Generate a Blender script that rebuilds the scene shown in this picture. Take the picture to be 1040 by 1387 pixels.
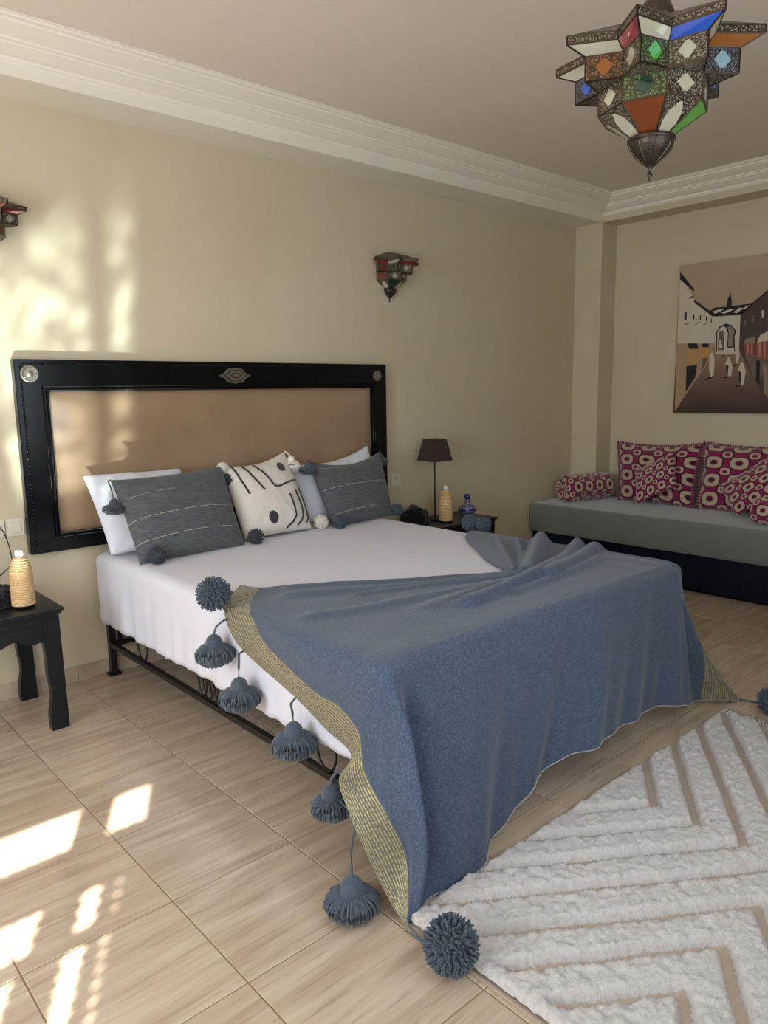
import bpy, bmesh, math, random
import numpy as np
from mathutils import Vector, Matrix, Euler
from mathutils import noise as mnoise

PI = math.pi
sc = bpy.context.scene
col = sc.collection
for o in list(bpy.data.objects):
    bpy.data.objects.remove(o)

# ------------------------------------------------------------------ camera
F, YAW, PITCH, ROLL = 1008.2, 0.7272, -0.1606, -0.0166
CAM = Vector((-1.096, -3.9223, 1.5))
fw = Vector((math.sin(YAW) * math.cos(PITCH), math.cos(YAW) * math.cos(PITCH), math.sin(PITCH)))
rt = Vector((math.cos(YAW), -math.sin(YAW), 0))
up = rt.cross(fw)
r2 = rt * math.cos(ROLL) + up * math.sin(ROLL)
u2 = -rt * math.sin(ROLL) + up * math.cos(ROLL)
cd = bpy.data.cameras.new('camera')
cam = bpy.data.objects.new('camera', cd)
col.objects.link(cam)
M = Matrix.Identity(4)
for i in range(3):
    M[i][0], M[i][1], M[i][2], M[i][3] = r2[i], u2[i], -fw[i], CAM[i]
cam.matrix_world = M
cd.sensor_fit = 'HORIZONTAL'
cd.sensor_width = 36
cd.lens = 36 * F / 1040
cd.clip_start = 0.02
sc.camera = cam

# ------------------------------------------------------------------ world, sun, daylight
SUN_E, WORLD_E, EXPOSURE = 34.0, 0.9, 0.0
L_DOOR, L_LEFT, L_BACK = 36.0, 74.0, 24.0
w = bpy.data.worlds.new('world')
sc.world = w
w.use_nodes = True
nt = w.node_tree
nt.nodes.clear()
bg = nt.nodes.new('ShaderNodeBackground')
bg.inputs[0].default_value = (0.62, 0.78, 1.0, 1)
bg.inputs[1].default_value = WORLD_E
wo = nt.nodes.new('ShaderNodeOutputWorld')
nt.links.new(bg.outputs[0], wo.inputs[0])

SUNK, SUNR = 0.545, 0.95           # sideways drift and drop of the sun beam per metre of y
sd = bpy.data.lights.new('sun', 'SUN')
sd.energy = SUN_E
sd.angle = math.radians(0.55)
sd.color = (1.0, 0.93, 0.82)
so = bpy.data.objects.new('sun', sd)
col.objects.link(so)
so.rotation_euler = Vector((SUNK, 1, -SUNR)).to_track_quat('-Z', 'Y').to_euler()
so.location = (-4, -8, 6)

def area(name, loc, direction, sx, sy, watts, colour):
    d = bpy.data.lights.new(name, 'AREA')
    d.shape = 'RECTANGLE'
    d.size, d.size_y, d.energy, d.color = sx, sy, watts, colour
    o = bpy.data.objects.new(name, d)
    col.objects.link(o)
    o.location = loc
    o.rotation_euler = Vector(direction).to_track_quat('-Z', 'Y').to_euler()
    return o
SKYC = (0.80, 0.90, 1.0)
area('door_daylight', (-2.2, -3.99, 1.15), (0, 1, 0), 1.3, 2.0, L_DOOR, SKYC)
area('left_window_daylight', (-3.13, -2.3, 1.55), (1, 0, 0), 1.7, 1.4, L_LEFT, (0.90, 0.95, 1.0))
area('added_window_daylight', (0.45, -3.98, 1.6), (0.25, 1, -0.25), 1.8, 1.4, L_BACK, SKYC)  # added daylight from the front, placed to steer shadows and glare

# added low spot with noise pattern, standing in for sun reflected off the floor
gd = bpy.data.lights.new('glint_standin_spot', 'SPOT')
gd.energy = 1000.0
gd.color = (0.84, 1.0, 0.97)
gd.spot_size = math.radians(62)
gd.spot_blend = 0.25
gd.shadow_soft_size = 0.04
gl_o = bpy.data.objects.new('glint_standin_spot', gd)
col.objects.link(gl_o)
GLINT = Vector((-0.86, -1.80, 0.03))
gl_o.location = GLINT
gl_o.rotation_euler = (Vector((0.33, 0, 1.95)) - GLINT).to_track_quat('-Z', 'Y').to_euler()
gd.use_nodes = True
gt = gd.node_tree
gt.nodes.clear()
def gn(kind, **kw):
    x = gt.nodes.new('ShaderNode' + kind)
    for k_, v_ in kw.items():
        setattr(x, k_, v_)
    return x
gtc = gn('TexCoord')
gsp = gn('SeparateXYZ')
gt.links.new(gtc.outputs['Normal'], gsp.inputs[0])
def gm(op, a, b=None, c=None):
    x = gn('Math', operation=op)
    for i_, v_ in enumerate((a, b, c)):
        if v_ is None:
            continue
        if isinstance(v_, (int, float)):
            x.inputs[i_].default_value = v_
        else:
            gt.links.new(v_, x.inputs[i_])
    return x.outputs[0]
gz = gm('ABSOLUTE', gsp.outputs[2])
gx_n = gm('DIVIDE', gsp.outputs[0], gz)
gy_n = gm('DIVIDE', gsp.outputs[1], gz)
def gwin(v_, lo, hi, soft):
    a = gm('SMOOTH_MIN', gm('DIVIDE', gm('SUBTRACT', v_, lo), soft), 1.0, 0.2)
    b = gm('SMOOTH_MIN', gm('DIVIDE', gm('SUBTRACT', hi, v_), soft), 1.0, 0.2)
    return gm('MAXIMUM', gm('MULTIPLY', gm('MAXIMUM', a, 0.0), gm('MAXIMUM', b, 0.0)), 0.0)
colA = gwin(gx_n, -0.140, 0.026, 0.014)
colB = gwin(gx_n, 0.046, 0.088, 0.014)
cols = gm('MAXIMUM', colA, colB)
gcx = gn('CombineXYZ')
gt.links.new(gx_n, gcx.inputs[0])
gt.links.new(gy_n, gcx.inputs[1])
gno = gn('TexNoise')
gno.inputs['Scale'].default_value = 38
gno.inputs['Detail'].default_value = 1.5
gno.inputs['Distortion'].default_value = 0.6
gt.links.new(gcx.outputs[0], gno.inputs['Vector'])
pat = gm('SMOOTH_MIN', gm('MAXIMUM', gm('MULTIPLY', gm('SUBTRACT', gno.outputs[0], 0.43), 5.0), 0.16), 1.0, 0.1)
rowsw = gwin(gy_n, -0.30, 0.125, 0.04)
gem = gn('Emission')
GLINT_E = 1.0
gt.links.new(gm('MULTIPLY', gm('MULTIPLY', gm('MULTIPLY', cols, pat), rowsw), GLINT_E), gem.inputs['Strength'])
gout = gn('OutputLight')
gt.links.new(gem.outputs[0], gout.inputs[0])

sc.view_settings.view_transform = 'Standard'
sc.view_settings.look = 'None'
sc.view_settings.gamma = 1
sc.view_settings.exposure = EXPOSURE
sc.view_settings.use_curve_mapping = False

# ------------------------------------------------------------------ materials
def s2l(c):
    return tuple((x / 12.92 if x <= 0.04045 else ((x + 0.055) / 1.055) ** 2.4) for x in c)

def rgb(r, g, b):
    return s2l((r / 255, g / 255, b / 255)) + (1,)

class NT:
    def __init__(s, name, rough=0.6, colour=(0.5, 0.5, 0.5, 1), metal=0.0, spec=0.5, coat=0.0, sheen=0.0, trans=0.0):
        m = s.m = bpy.data.materials.new(name)
        m.use_nodes = True
        s.t = m.node_tree
        s.b = s.t.nodes['Principled BSDF']
        s.b.inputs['Base Color'].default_value = colour
        s.b.inputs['Roughness'].default_value = rough
        s.b.inputs['Metallic'].default_value = metal
        s.b.inputs['Specular IOR Level'].default_value = spec
        s.b.inputs['Coat Weight'].default_value = coat
        s.b.inputs['Coat Roughness'].default_value = 0.08
        s.b.inputs['Sheen Weight'].default_value = sheen
        s.b.inputs['Transmission Weight'].default_value = trans
    def n(s, kind, **kw):
        x = s.t.nodes.new('ShaderNode' + kind)
        for k, v in kw.items():
            if hasattr(x, k) and k not in ('inputs',):
                setattr(x, k, v)
            else:
                x.inputs[k.replace('_', ' ')].default_value = v
        return x
    def l(s, a, b):
        s.t.links.new(a, b)
    def math(s, op, a, b=None, c=None):
        x = s.t.nodes.new('ShaderNodeMath')
        x.operation = op
        for i, v in enumerate((a, b, c)):
            if v is None:
                continue
            if isinstance(v, (int, float)):
                x.inputs[i].default_value = v
            else:
                s.l(v, x.inputs[i])
        return x.outputs[0]
    def mix(s, fac, a, b, blend='MIX'):
        x = s.t.nodes.new('ShaderNodeMix')
        x.data_type = 'RGBA'
        x.blend_type = blend
        for idx, v in ((0, fac), (6, a), (7, b)):
            if isinstance(v, (int, float)):
                x.inputs[idx].default_value = v
            elif isinstance(v, tuple):
                x.inputs[idx].default_value = v
            else:
                s.l(v, x.inputs[idx])
        return x.outputs[2]
    def ramp(s, fac, stops):
        x = s.t.nodes.new('ShaderNodeValToRGB')
        e = x.color_ramp.elements
        while len(e) < len(stops):
            e.new(0.5)
        for el, (p, c) in zip(e, stops):
            el.position = p
            el.color = c
        s.l(fac, x.inputs[0])
        return x.outputs[0]
    def coords(s, kind='Object', scale=(1, 1, 1), rot=(0, 0, 0), geo=False):
        mp = s.t.nodes.new('ShaderNodeMapping')
        mp.inputs['Scale'].default_value = scale
        mp.inputs['Rotation'].default_value = rot
        if geo:
            g = s.t.nodes.new('ShaderNodeNewGeometry')
            s.l(g.outputs['Position'], mp.inputs[0])
        else:
            tc = s.t.nodes.new('ShaderNodeTexCoord')
            s.l(tc.outputs[kind], mp.inputs[0])
        return mp.outputs[0]
    def noise(s, vec, scale, detail=3, rough=0.5, dist=0.0):
        x = s.t.nodes.new('ShaderNodeTexNoise')
        x.inputs['Scale'].default_value = scale
        x.inputs['Detail'].default_value = detail
        x.inputs['Roughness'].default_value = rough
        x.inputs['Distortion'].default_value = dist
        s.l(vec, x.inputs['Vector'])
        return x.outputs[0]
    def bump(s, h, strength=0.3, dist=0.01):
        x = s.t.nodes.new('ShaderNodeBump')
        x.inputs['Strength'].default_value = strength
        x.inputs['Distance'].default_value = dist
        s.l(h, x.inputs['Height'])
        s.l(x.outputs[0], s.b.inputs['Normal'])
    def base(s, c):
        s.l(c, s.b.inputs['Base Color'])

def wall_mat():
    k = NT('wall_paint', 0.55, spec=0.35)
    v = k.coords(geo=True)
    n1 = k.noise(v, 1.3, 4)
    k.base(k.ramp(n1, [(0.3, rgb(203, 189, 160)), (0.7, rgb(209, 197, 170))]))
    k.bump(k.noise(v, 35, 3), 0.12, 0.004)
    return k.m
def plaster_mat(name, c, rough=0.6):
    k = NT(name, rough, spec=0.3)
    v = k.coords(geo=True)
    n1 = k.noise(v, 2.0, 4)
    k.base(k.mix(n1, c, tuple(x * 0.93 for x in c[:3]) + (1,)))
    k.bump(k.noise(v, 20, 3), 0.08, 0.004)
    return k.m
def tile_mat(name='travertine_tile', seed_by_object=True):
    k = NT(name, 0.2, spec=0.5)
    v = k.coords(geo=True, scale=(1.0, 1.0, 1.0))
    oi = k.n('ObjectInfo')
    add = k.t.nodes.new('ShaderNodeVectorMath')
    add.operation = 'ADD'
    k.l(v, add.inputs[0])
    cx = k.t.nodes.new('ShaderNodeCombineXYZ')
    k.l(k.math('MULTIPLY', oi.outputs['Random'], 9.0), cx.inputs[0])
    k.l(k.math('MULTIPLY', oi.outputs['Random'], 37.0), cx.inputs[1])
    k.l(cx.outputs[0], add.inputs[1])
    def strip(sx, sy, scale, detail, dist=0.3):
        mp = k.t.nodes.new('ShaderNodeMapping')
        mp.inputs['Scale'].default_value = (sx, sy, 3)
        mp.inputs['Rotation'].default_value = (0, 0, 0.06)
        k.l(add.outputs[0], mp.inputs[0])
        return k.noise(mp.outputs[0], scale, detail, 0.6, dist)
    a = strip(0.9, 9, 2.2, 6, 0.6)
    b = strip(1.2, 26, 3.0, 4, 0.3)
    c = k.ramp(a, [(0.3, rgb(178, 157, 136)), (0.5, rgb(195, 176, 155)), (0.7, rgb(209, 194, 175))])
    vein = k.ramp(b, [(0.36, (1, 1, 1, 1)), (0.44, (0, 0, 0, 1))])
    c = k.mix(k.math('MULTIPLY', vein, 0.30), c, rgb(132, 108, 88))
    tone = k.math('MULTIPLY_ADD', oi.outputs['Random'], 0.10, 0.93)
    tn = k.t.nodes.new('ShaderNodeCombineXYZ')
    for i in range(3):
        k.l(tone, tn.inputs[i])
    c = k.mix(1.0, c, tn.outputs[0], 'MULTIPLY')
    k.base(c)
    k.l(k.math('MULTIPLY_ADD', b, 0.10, 0.10), k.b.inputs['Roughness'])
    k.bump(b, 0.05, 0.002)
    return k.m
def black_wood(name='black_lacquer', c=rgb(5, 7, 9), rough=0.17):
    k = NT(name, rough, spec=0.28)
    v = k.coords(geo=True, scale=(6, 6, 6))
    n = k.noise(v, 2, 4)
    k.base(k.mix(n, c, tuple(x * 1.6 for x in c[:3]) + (1,)))
    k.bump(n, 0.04, 0.003)
    return k.m
def fabric(name, c1, c2, scale=60, rough=0.9, sheen=0.3, bump=0.3, weave=420):
    k = NT(name, rough, spec=0.15, sheen=sheen)
    k.b.inputs['Sheen Roughness'].default_value = 0.5
    v = k.coords(geo=True)
    n = k.noise(v, scale, 4, 0.65)
    k.base(k.mix(n, c1, c2))
    k.bump(k.noise(v, weave, 2), bump, 0.002)
    return k.m
def simple(name, c, rough=0.5, metal=0.0, spec=0.5, **kw):
    k = NT(name, rough, c, metal, spec, **kw)
    v = k.coords()
    n = k.noise(v, 14, 3)
    k.base(k.mix(n, tuple(x * 0.86 for x in c[:3]) + (1,), c))
    return k.m

M_WALL = wall_mat()
M_CEIL = plaster_mat('ceiling_paint', rgb(236, 224, 212))
M_BEAM = plaster_mat('beam_paint', rgb(240, 233, 218))
M_CROWN = plaster_mat('crown_plaster', rgb(246, 238, 224))
M_TILE = tile_mat()
M_GROUT = plaster_mat('grout', rgb(150, 128, 100), 0.8)
M_BLACK = black_wood()
M_NIGHT = black_wood('dark_stained_wood', rgb(20, 24, 26), 0.33)
M_IRON = simple('black_iron', rgb(20, 20, 20), 0.35, 0.0)
M_SILVER = simple('aged_silver', rgb(150, 142, 130), 0.42, 0.8)
M_SHEET = fabric('white_cotton', rgb(213, 214, 228), rgb(225, 225, 237), 5, 0.8, 0.15, 0.08, 300)
M_YARN = fabric('slate_yarn', rgb(50, 60, 72), rgb(90, 101, 115), 90, 0.95, 0.3, 0.2)
M_YARN_DARK = fabric('charcoal_yarn', rgb(44, 51, 58), rgb(72, 80, 88), 90, 0.95, 0.3, 0.2)
M_YARN_CREAM = fabric('cream_yarn', rgb(222, 214, 200), rgb(238, 232, 222), 90, 0.95, 0.3, 0.2)
M_CREAM = fabric('cream_canvas', rgb(216, 208, 196), rgb(230, 224, 214), 40, 0.9, 0.2, 0.25, 260)
M_DARKSTRIPE = fabric('charcoal_tufting', rgb(52, 52, 55), rgb(66, 66, 70), 80)
M_VELVET = fabric('sage_velvet', rgb(100, 112, 106), rgb(120, 131, 124), 5, 0.75, 0.6, 0.1)
M_NAVY = black_wood('navy_black_board', rgb(8, 16, 34), 0.35)
M_SHADE = fabric('brown_shade', rgb(52, 36, 30), rgb(60, 42, 35), 30, 0.8)
M_PLASTIC = simple('ivory_plastic', rgb(226, 218, 200), 0.35)
M_BLACKFUR = fabric('black_wool', rgb(10, 10, 11), rgb(24, 24, 26), 60)
M_WHITECAP = simple('white_cap', rgb(235, 235, 235), 0.3)
M_BRASS = simple('dark_bronze', rgb(92, 78, 64), 0.38, 0.8)

# ------------------------------------------------------------------ geometry helpers
class MB:
    def __init__(s):
        s.bm = bmesh.new()
        s.mats = []
    def mi(s, m):
        if m not in s.mats:
            s.mats.append(m)
        return s.mats.index(m)
    def box(s, x0, x1, y0, y1, z0, z1, bevel=0.0, mat=None, seg=2):
        b = bmesh.new()
        bmesh.ops.create_cube(b, size=1)
        for v in b.verts:
            v.co = Vector(((x0 + x1) / 2 + v.co.x * (x1 - x0), (y0 + y1) / 2 + v.co.y * (y1 - y0), (z0 + z1) / 2 + v.co.z * (z1 - z0)))
        if bevel:
            bmesh.ops.bevel(b, geom=b.edges[:], offset=bevel, segments=seg, affect='EDGES', profile=0.6)
        s.add(b, mat)
        return s
    def add(s, b, mat=None, mw=None, smooth=None):
        me = bpy.data.meshes.new('t')
        b.to_mesh(me)
        b.free()
        if mw is not None:
            me.transform(mw)
        n0 = len(s.bm.faces)
        s.bm.from_mesh(me)
        bpy.data.meshes.remove(me)
        s.bm.faces.ensure_lookup_table()
        k = s.mi(mat) if mat else 0
        for f in s.bm.faces[n0:]:
            f.material_index = k
            if smooth is not None:
                f.smooth = smooth
    def grid(s, pts, mat=None, close_u=False, close_v=False, smooth=True):
        """pts[i][j] -> Vector"""
        n, m = len(pts), len(pts[0])
        vs = [[s.bm.verts.new(p) for p in row] for row in pts]
        k = s.mi(mat) if mat else 0
        for i in range(n if close_u else n - 1):
            for j in range(m if close_v else m - 1):
                a, b, c, d = vs[i][j], vs[(i + 1) % n][j], vs[(i + 1) % n][(j + 1) % m], vs[i][(j + 1) % m]
                try:
                    f = s.bm.faces.new((a, b, c, d))
                    f.smooth = smooth
                    f.material_index = k
                except ValueError:
                    pass
        return vs
    def face(s, pts, mat=None, smooth=False):
        f = s.bm.faces.new([s.bm.verts.new(p) for p in pts])
        f.material_index = s.mi(mat) if mat else 0
        f.smooth = smooth
        return f
    def tube(s, pts, r, sides=8, mat=None, cap=True, smooth=True):
        pts = [Vector(p) for p in pts]
        rr = r if isinstance(r, (list, tuple)) else [r] * len(pts)
        rings = []
        ref = Vector((0, 0, 1))
        for i, p in enumerate(pts):
            t = (pts[min(i + 1, len(pts) - 1)] - pts[max(i - 1, 0)])
            if t.length < 1e-9:
                t = Vector((0, 0, 1))
            t.normalize()
            if abs(t.dot(ref)) > 0.95:
                ref = Vector((1, 0, 0)) if abs(t.x) < 0.9 else Vector((0, 1, 0))
            a = t.cross(ref).normalized()
            b = t.cross(a).normalized()
            ref = -b if False else ref
            rings.append([p + (a * math.cos(2 * PI * k / sides) + b * math.sin(2 * PI * k / sides)) * rr[i] for k in range(sides)])
        vs = s.grid(rings, mat, close_v=True, smooth=smooth)
        if cap:
            for ring in (vs[0], vs[-1]):
                try:
                    f = s.bm.faces.new(ring)
                    f.material_index = s.mi(mat) if mat else 0
                except ValueError:
                    pass
    def lathe(s, prof, n=32, mat=None, centre=(0, 0), smooth=True):
        rows = []
        for r, z in prof:
            rows.append([Vector((centre[0] + r * math.cos(2 * PI * k / n), centre[1] + r * math.sin(2 * PI * k / n), z)) for k in range(n)])
        vs = s.grid(rows, mat, close_v=True, smooth=smooth)
        for ring in (vs[0], vs[-1]):
            try:
                f = s.bm.faces.new(ring)
                f.material_index = s.mi(mat) if mat else 0
            except ValueError:
                pass
    def prism(s, poly, axis, a0, a1, mat=None, bevel=0.0):
        """poly: 2D points in the plane normal to axis ('x': (y,z), 'y': (x,z), 'z': (x,y))"""
        def P(p, a):
            return {'x': Vector((a, p[0], p[1])), 'y': Vector((p[0], a, p[1])), 'z': Vector((p[0], p[1], a))}[axis]
        b = bmesh.new()
        A = [b.verts.new(P(p, a0)) for p in poly]
        B = [b.verts.new(P(p, a1)) for p in poly]
        n = len(poly)
        b.faces.new(A)
        b.faces.new(B)
        for i in range(n):
            b.faces.new((A[i], A[(i + 1) % n], B[(i + 1) % n], B[i]))
        bmesh.ops.recalc_face_normals(b, faces=b.faces[:])
        if bevel:
            bmesh.ops.bevel(b, geom=b.edges[:], offset=bevel, segments=2, affect='EDGES')
        s.add(b, mat)
    def build(s, name, mat=None, parent=None, recalc=True, data_only=False):
        if recalc:
            bmesh.ops.recalc_face_normals(s.bm, faces=s.bm.faces[:])
        me = bpy.data.meshes.new(name)
        s.bm.to_mesh(me)
        s.bm.free()
        for m in (s.mats or [mat]):
            me.materials.append(m)
        return link(name, me, parent)

def link(name, me, parent=None):
    o = bpy.data.objects.new(name, me)
    col.objects.link(o)
    if parent is not None:
        o.parent = parent
        o.matrix_parent_inverse = parent_inv(parent)
    return o
def parent_inv(p):
    m = p.matrix_basis.copy()
    q = p
    chain = [q.matrix_basis.copy()]
    while q.parent:
        chain.append(q.matrix_parent_inverse.copy())
        q = q.parent
        chain.append(q.matrix_basis.copy())
    m = Matrix.Identity(4)
    for c in reversed(chain):
        m = m @ c
    return m.inverted()
def thing(name, label, cat, loc=(0, 0, 0), group=None):
    o = bpy.data.objects.new(name, None)
    col.objects.link(o)
    o.location = loc
    o.empty_display_size = 0.1
    return tag(o, label, cat, group)
def tag(o, label=None, cat=None, group=None, kind=None):
    for k, v in (('label', label), ('category', cat), ('group', group), ('kind', kind)):
        if v:
            o[k] = v
    return o
def structure(o):
    o['kind'] = 'structure'
    return o
def box_obj(name, x0, x1, y0, y1, z0, z1, mat, parent=None, bevel=0.0):
    b = MB()
    b.box(x0, x1, y0, y1, z0, z1, bevel, mat)
    return b.build(name, mat, parent)

# ------------------------------------------------------------------ room shell
XL, XR, YB, HC, HB = -3.2, 4.913, -4.05, 3.045, 2.876
CX, CD = 4.685, 0.26                  # column face and depth
TP = 0.427
# floor: grout bed with every tile in reach of the view laid on it
floor = structure(box_obj('floor', XL - 0.2, XR + 0.2, YB - 0.2, 0.2, -0.12, -0.0015, M_GROUT))
g = 0.0022
tiles = {}
def tile_mesh(wx, wy):
    key = (round(wx, 3), round(wy, 3))
    if key not in tiles:
        b = MB()
        b.box(0, wx, 0, wy, -0.008, 0.0, 0.0012, M_TILE, seg=1)
        bmesh.ops.recalc_face_normals(b.bm, faces=b.bm.faces[:])
        me = bpy.data.meshes.new('tile')
        b.bm.to_mesh(me)
        b.bm.free()
        me.materials.append(M_TILE)
        tiles[key] = me
    return tiles[key]
gx, gy = 0.187, -1.5496
i0, i1 = math.floor((XL - gx) / TP), math.ceil((XR - gx) / TP)
j0, j1 = math.floor((YB - gy) / TP), math.ceil((0 - gy) / TP)
for i in range(i0, i1):
    for j in range(j0, j1):
        x0, x1 = max(gx + i * TP, XL) + g, min(gx + (i + 1) * TP, XR) - g
        y0, y1 = max(gy + j * TP, YB) + g, min(gy + (j + 1) * TP, 0) - g
        if x1 - x0 < 0.01 or y1 - y0 < 0.01:
            continue
        t = link('tile', tile_mesh(x1 - x0, y1 - y0), floor)
        t.location = (x0, y0, 0)

structure(box_obj('wall_back', XL - 0.2, XR + 0.2, 0, 0.2, -0.1, HC + 0.1, M_WALL))
structure(box_obj('wall_right', XR, XR + 0.2, YB - 0.2, 0, -0.1, HC + 0.1, M_WALL))
structure(box_obj('ceiling', XL - 0.2, XR + 0.2, YB - 0.2, 0.2, HC, HC + 0.15, M_CEIL))
structure(box_obj('column', CX, XR, -CD, 0, 0, HB, M_WALL))
# dropped beams along bed wall and right wall
structure(box_obj('ceiling_beam', XL, XR, -CD, 0, HB, HC, M_BEAM))
structure(box_obj('ceiling_beam', CX, XR, YB, -CD, HB, HC, M_WALL))

# left wall with a window, front wall with french door and added window (behind the camera)
def wall_with_hole(name, axis, c0, c1, lo, hi, h0, h1, z0, z1):
    b = MB()
    def bx(a0, a1, zz0, zz1):
        if axis == 'x':
            b.box(c0, c1, a0, a1, zz0, zz1, 0, M_WALL)
        else:
            b.box(a0, a1, c0, c1, zz0, zz1, 0, M_WALL)
    segs = sorted(h0)
    cur = lo
    for (a0, a1, zz0, zz1) in segs:
        bx(cur, a0, -0.1, HC + 0.1)
        if zz0 > 0:
            bx(a0, a1, -0.1, zz0)
        bx(a0, a1, zz1, HC + 0.1)
        cur = a1
    bx(cur, hi, -0.1, HC + 0.1)
    return structure(b.build(name, M_WALL))
wall_with_hole('wall_left', 'x', XL - 0.2, XL, YB - 0.2, 0.2, [(-3.15, -1.45, 0.85, 2.25)], None, None, None)
wall_with_hole('wall_front', 'y', YB - 0.2, YB, XL, XR + 0.2, [(-2.95, -1.5, 0, 2.81), (-0.5, 1.4, 0.9, 2.3)], None, None, None)
M_WINWOOD = simple('white_window_paint', rgb(225, 225, 220), 0.4)
def window(name, axis, c, a0, a1, z0, z1):
    wdw = structure(thing(name, None, None))
    fr = MB()
    t = 0.06
    def bx(b, p0, p1, q0, q1):
        if axis == 'x':
            b.box(c - 0.03, c + 0.03, p0, p1, q0, q1, 0.004, M_WINWOOD)
        else:
            b.box(p0, p1, c - 0.03, c + 0.03, q0, q1, 0.004, M_WINWOOD)
    bx(fr, a0, a0 + t, z0, z1); bx(fr, a1 - t, a1, z0, z1)
    bx(fr, a0 + t, a1 - t, z0, z0 + t); bx(fr, a0 + t, a1 - t, z1 - t, z1)
    bx(fr, (a0 + a1) / 2 - 0.03, (a0 + a1) / 2 + 0.03, z0 + t, z1 - t)
    fr.build('frame', M_WINWOOD, wdw)
window('window_1', 'x', XL - 0.08, -3.15, -1.45, 0.85, 2.25)
window('window_added', 'y', YB - 0.08, -0.5, 1.4, 0.9, 2.3)  # added unseen window, placed for the daylight it lets in

aw = MB()  # unseen slab added outside to block direct sun from the front window
aw.box(-1.45, 2.4, YB - 2.4, YB - 0.2, 2.42, 2.52, 0, M_BEAM)
structure(aw.build('sun_block_slab', M_BEAM))

# french door; unseen screen with openings and beads shaped to throw the sun patches
door = structure(thing('door_1', None, None))
def sx(s_):
    return s_ + SUNK * (YB)
def zy(y):
    return SUNR * (y - YB)
M_SCREEN = simple('screen_wood', rgb(92, 70, 48), 0.5)
rows = [(-1.455, -1.10, [(-0.25, 0.42), (0.53, 0.688)], []),
        (-1.865, -1.70, [(-0.25, 0.388), (0.50, 0.567)], [(0.612, 0.632)]),
        (-2.45, -1.925, [(-0.15, 0.37), (0.485, 0.556)], [(0.592, 0.622)]),
        (-2.75, -2.52, [(-0.05, 0.12), (0.20, 0.37), (0.485, 0.556)], [])]
scr = MB()
ztop = 2.81
xa, xb = -2.95, -1.5
beads = MB()
YD = YB - 0.05
def bead_line(p, q, r=0.019, step=0.042):
    p, q = Vector(p), Vector(q)
    n = max(1, int((q - p).length / step))
    for k in range(n + 1):
        c = p.lerp(q, k / n)
        b = bmesh.new()
        bmesh.ops.create_icosphere(b, subdivisions=1, radius=r)
        bmesh.ops.translate(b, verts=b.verts[:], vec=c)
        beads.add(b, M_SCREEN)
prev = ztop
for (ya, yb_, ops, slots) in rows:
    z1, z0 = zy(yb_), zy(ya)
    scr.box(xa, xb, YD - 0.01, YD + 0.01, z1, prev, 0, M_SCREEN)
    cur = xa
    allops = sorted([(sx(a), sx(b), 0) for a, b in ops] + [(sx(a), sx(b), 1) for a, b in slots])
    for (a, b, slot) in allops:
        if a > cur:
            scr.box(cur, a, YD - 0.01, YD + 0.01, z0, z1, 0, M_SCREEN)
        bead_line((a, YD, z0), (a, YD, z1))
        bead_line((b, YD, z0), (b, YD, z1))
        bead_line((a, YD, z0), (b, YD, z0))
        bead_line((a, YD, z1), (b, YD, z1))
        cur = b
    if cur < xb:
        scr.box(cur, xb, YD - 0.01, YD + 0.01, z0, z1, 0, M_SCREEN)
    prev = z0
scr.box(xa, xb, YD - 0.01, YD + 0.01, 0.0, prev, 0, M_SCREEN)
scr.build('sun_pattern_screen', M_SCREEN, door)
tag(beads.build('sun_pattern_bead', M_SCREEN, door), kind='stuff')

# crown mouldings (steps and grooves) along both beams, mitred at the corner
prof = [(0, 2.925), (0.006, 2.932), (0.014, 2.937), (0.016, 2.948), (0.03, 2.951), (0.05, 2.960), (0.078, 2.975), (0.084, 2.974), (0.087, 2.981), (0.097, 2.984),
        (0.103, 2.983), (0.107, 2.991), (0.116, 2.994), (0.15, 3.008), (0.176, 3.022), (0.182, 3.021), (0.186, 3.030), (0.200, 3.034), (0.206, 3.032), (0.212, 3.040), (0.222, 3.042), (0.222, 3.05)]
b = MB()
b.grid([[Vector((XL, -CD - o_, z)), Vector((CX - o_, -CD - o_, z))] for o_, z in prof], M_CROWN, smooth=False)
structure(b.build('trim_1', M_CROWN))
b = MB()
b.grid([[Vector((CX - o_, -CD - o_, z)), Vector((CX - o_, YB, z))] for o_, z in prof], M_CROWN, smooth=False)
structure(b.build('trim_2', M_CROWN))

# baseboards made of cut tiles
def skirting(name, pts_from, pts_to, axis, face):
    par = structure(thing(name, None, None))
    a = pts_from
    while a < pts_to - 0.01:
        e = min(a + TP, pts_to)
        if axis == 'x':
            box_obj('tile', a + 0.001, e - 0.001, face - 0.011, face - 0.0005, 0.001, 0.085, M_TILE, par, 0.001)
        else:
            box_obj('tile', face - 0.011, face - 0.0005, a + 0.001, e - 0.001, 0.001, 0.085, M_TILE, par, 0.001)
        a = e
skirting('baseboard_back', 0.19 - TP * 4, CX, 'x', 0.0)
skirting('baseboard_right', YB, -CD, 'y', XR)

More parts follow.
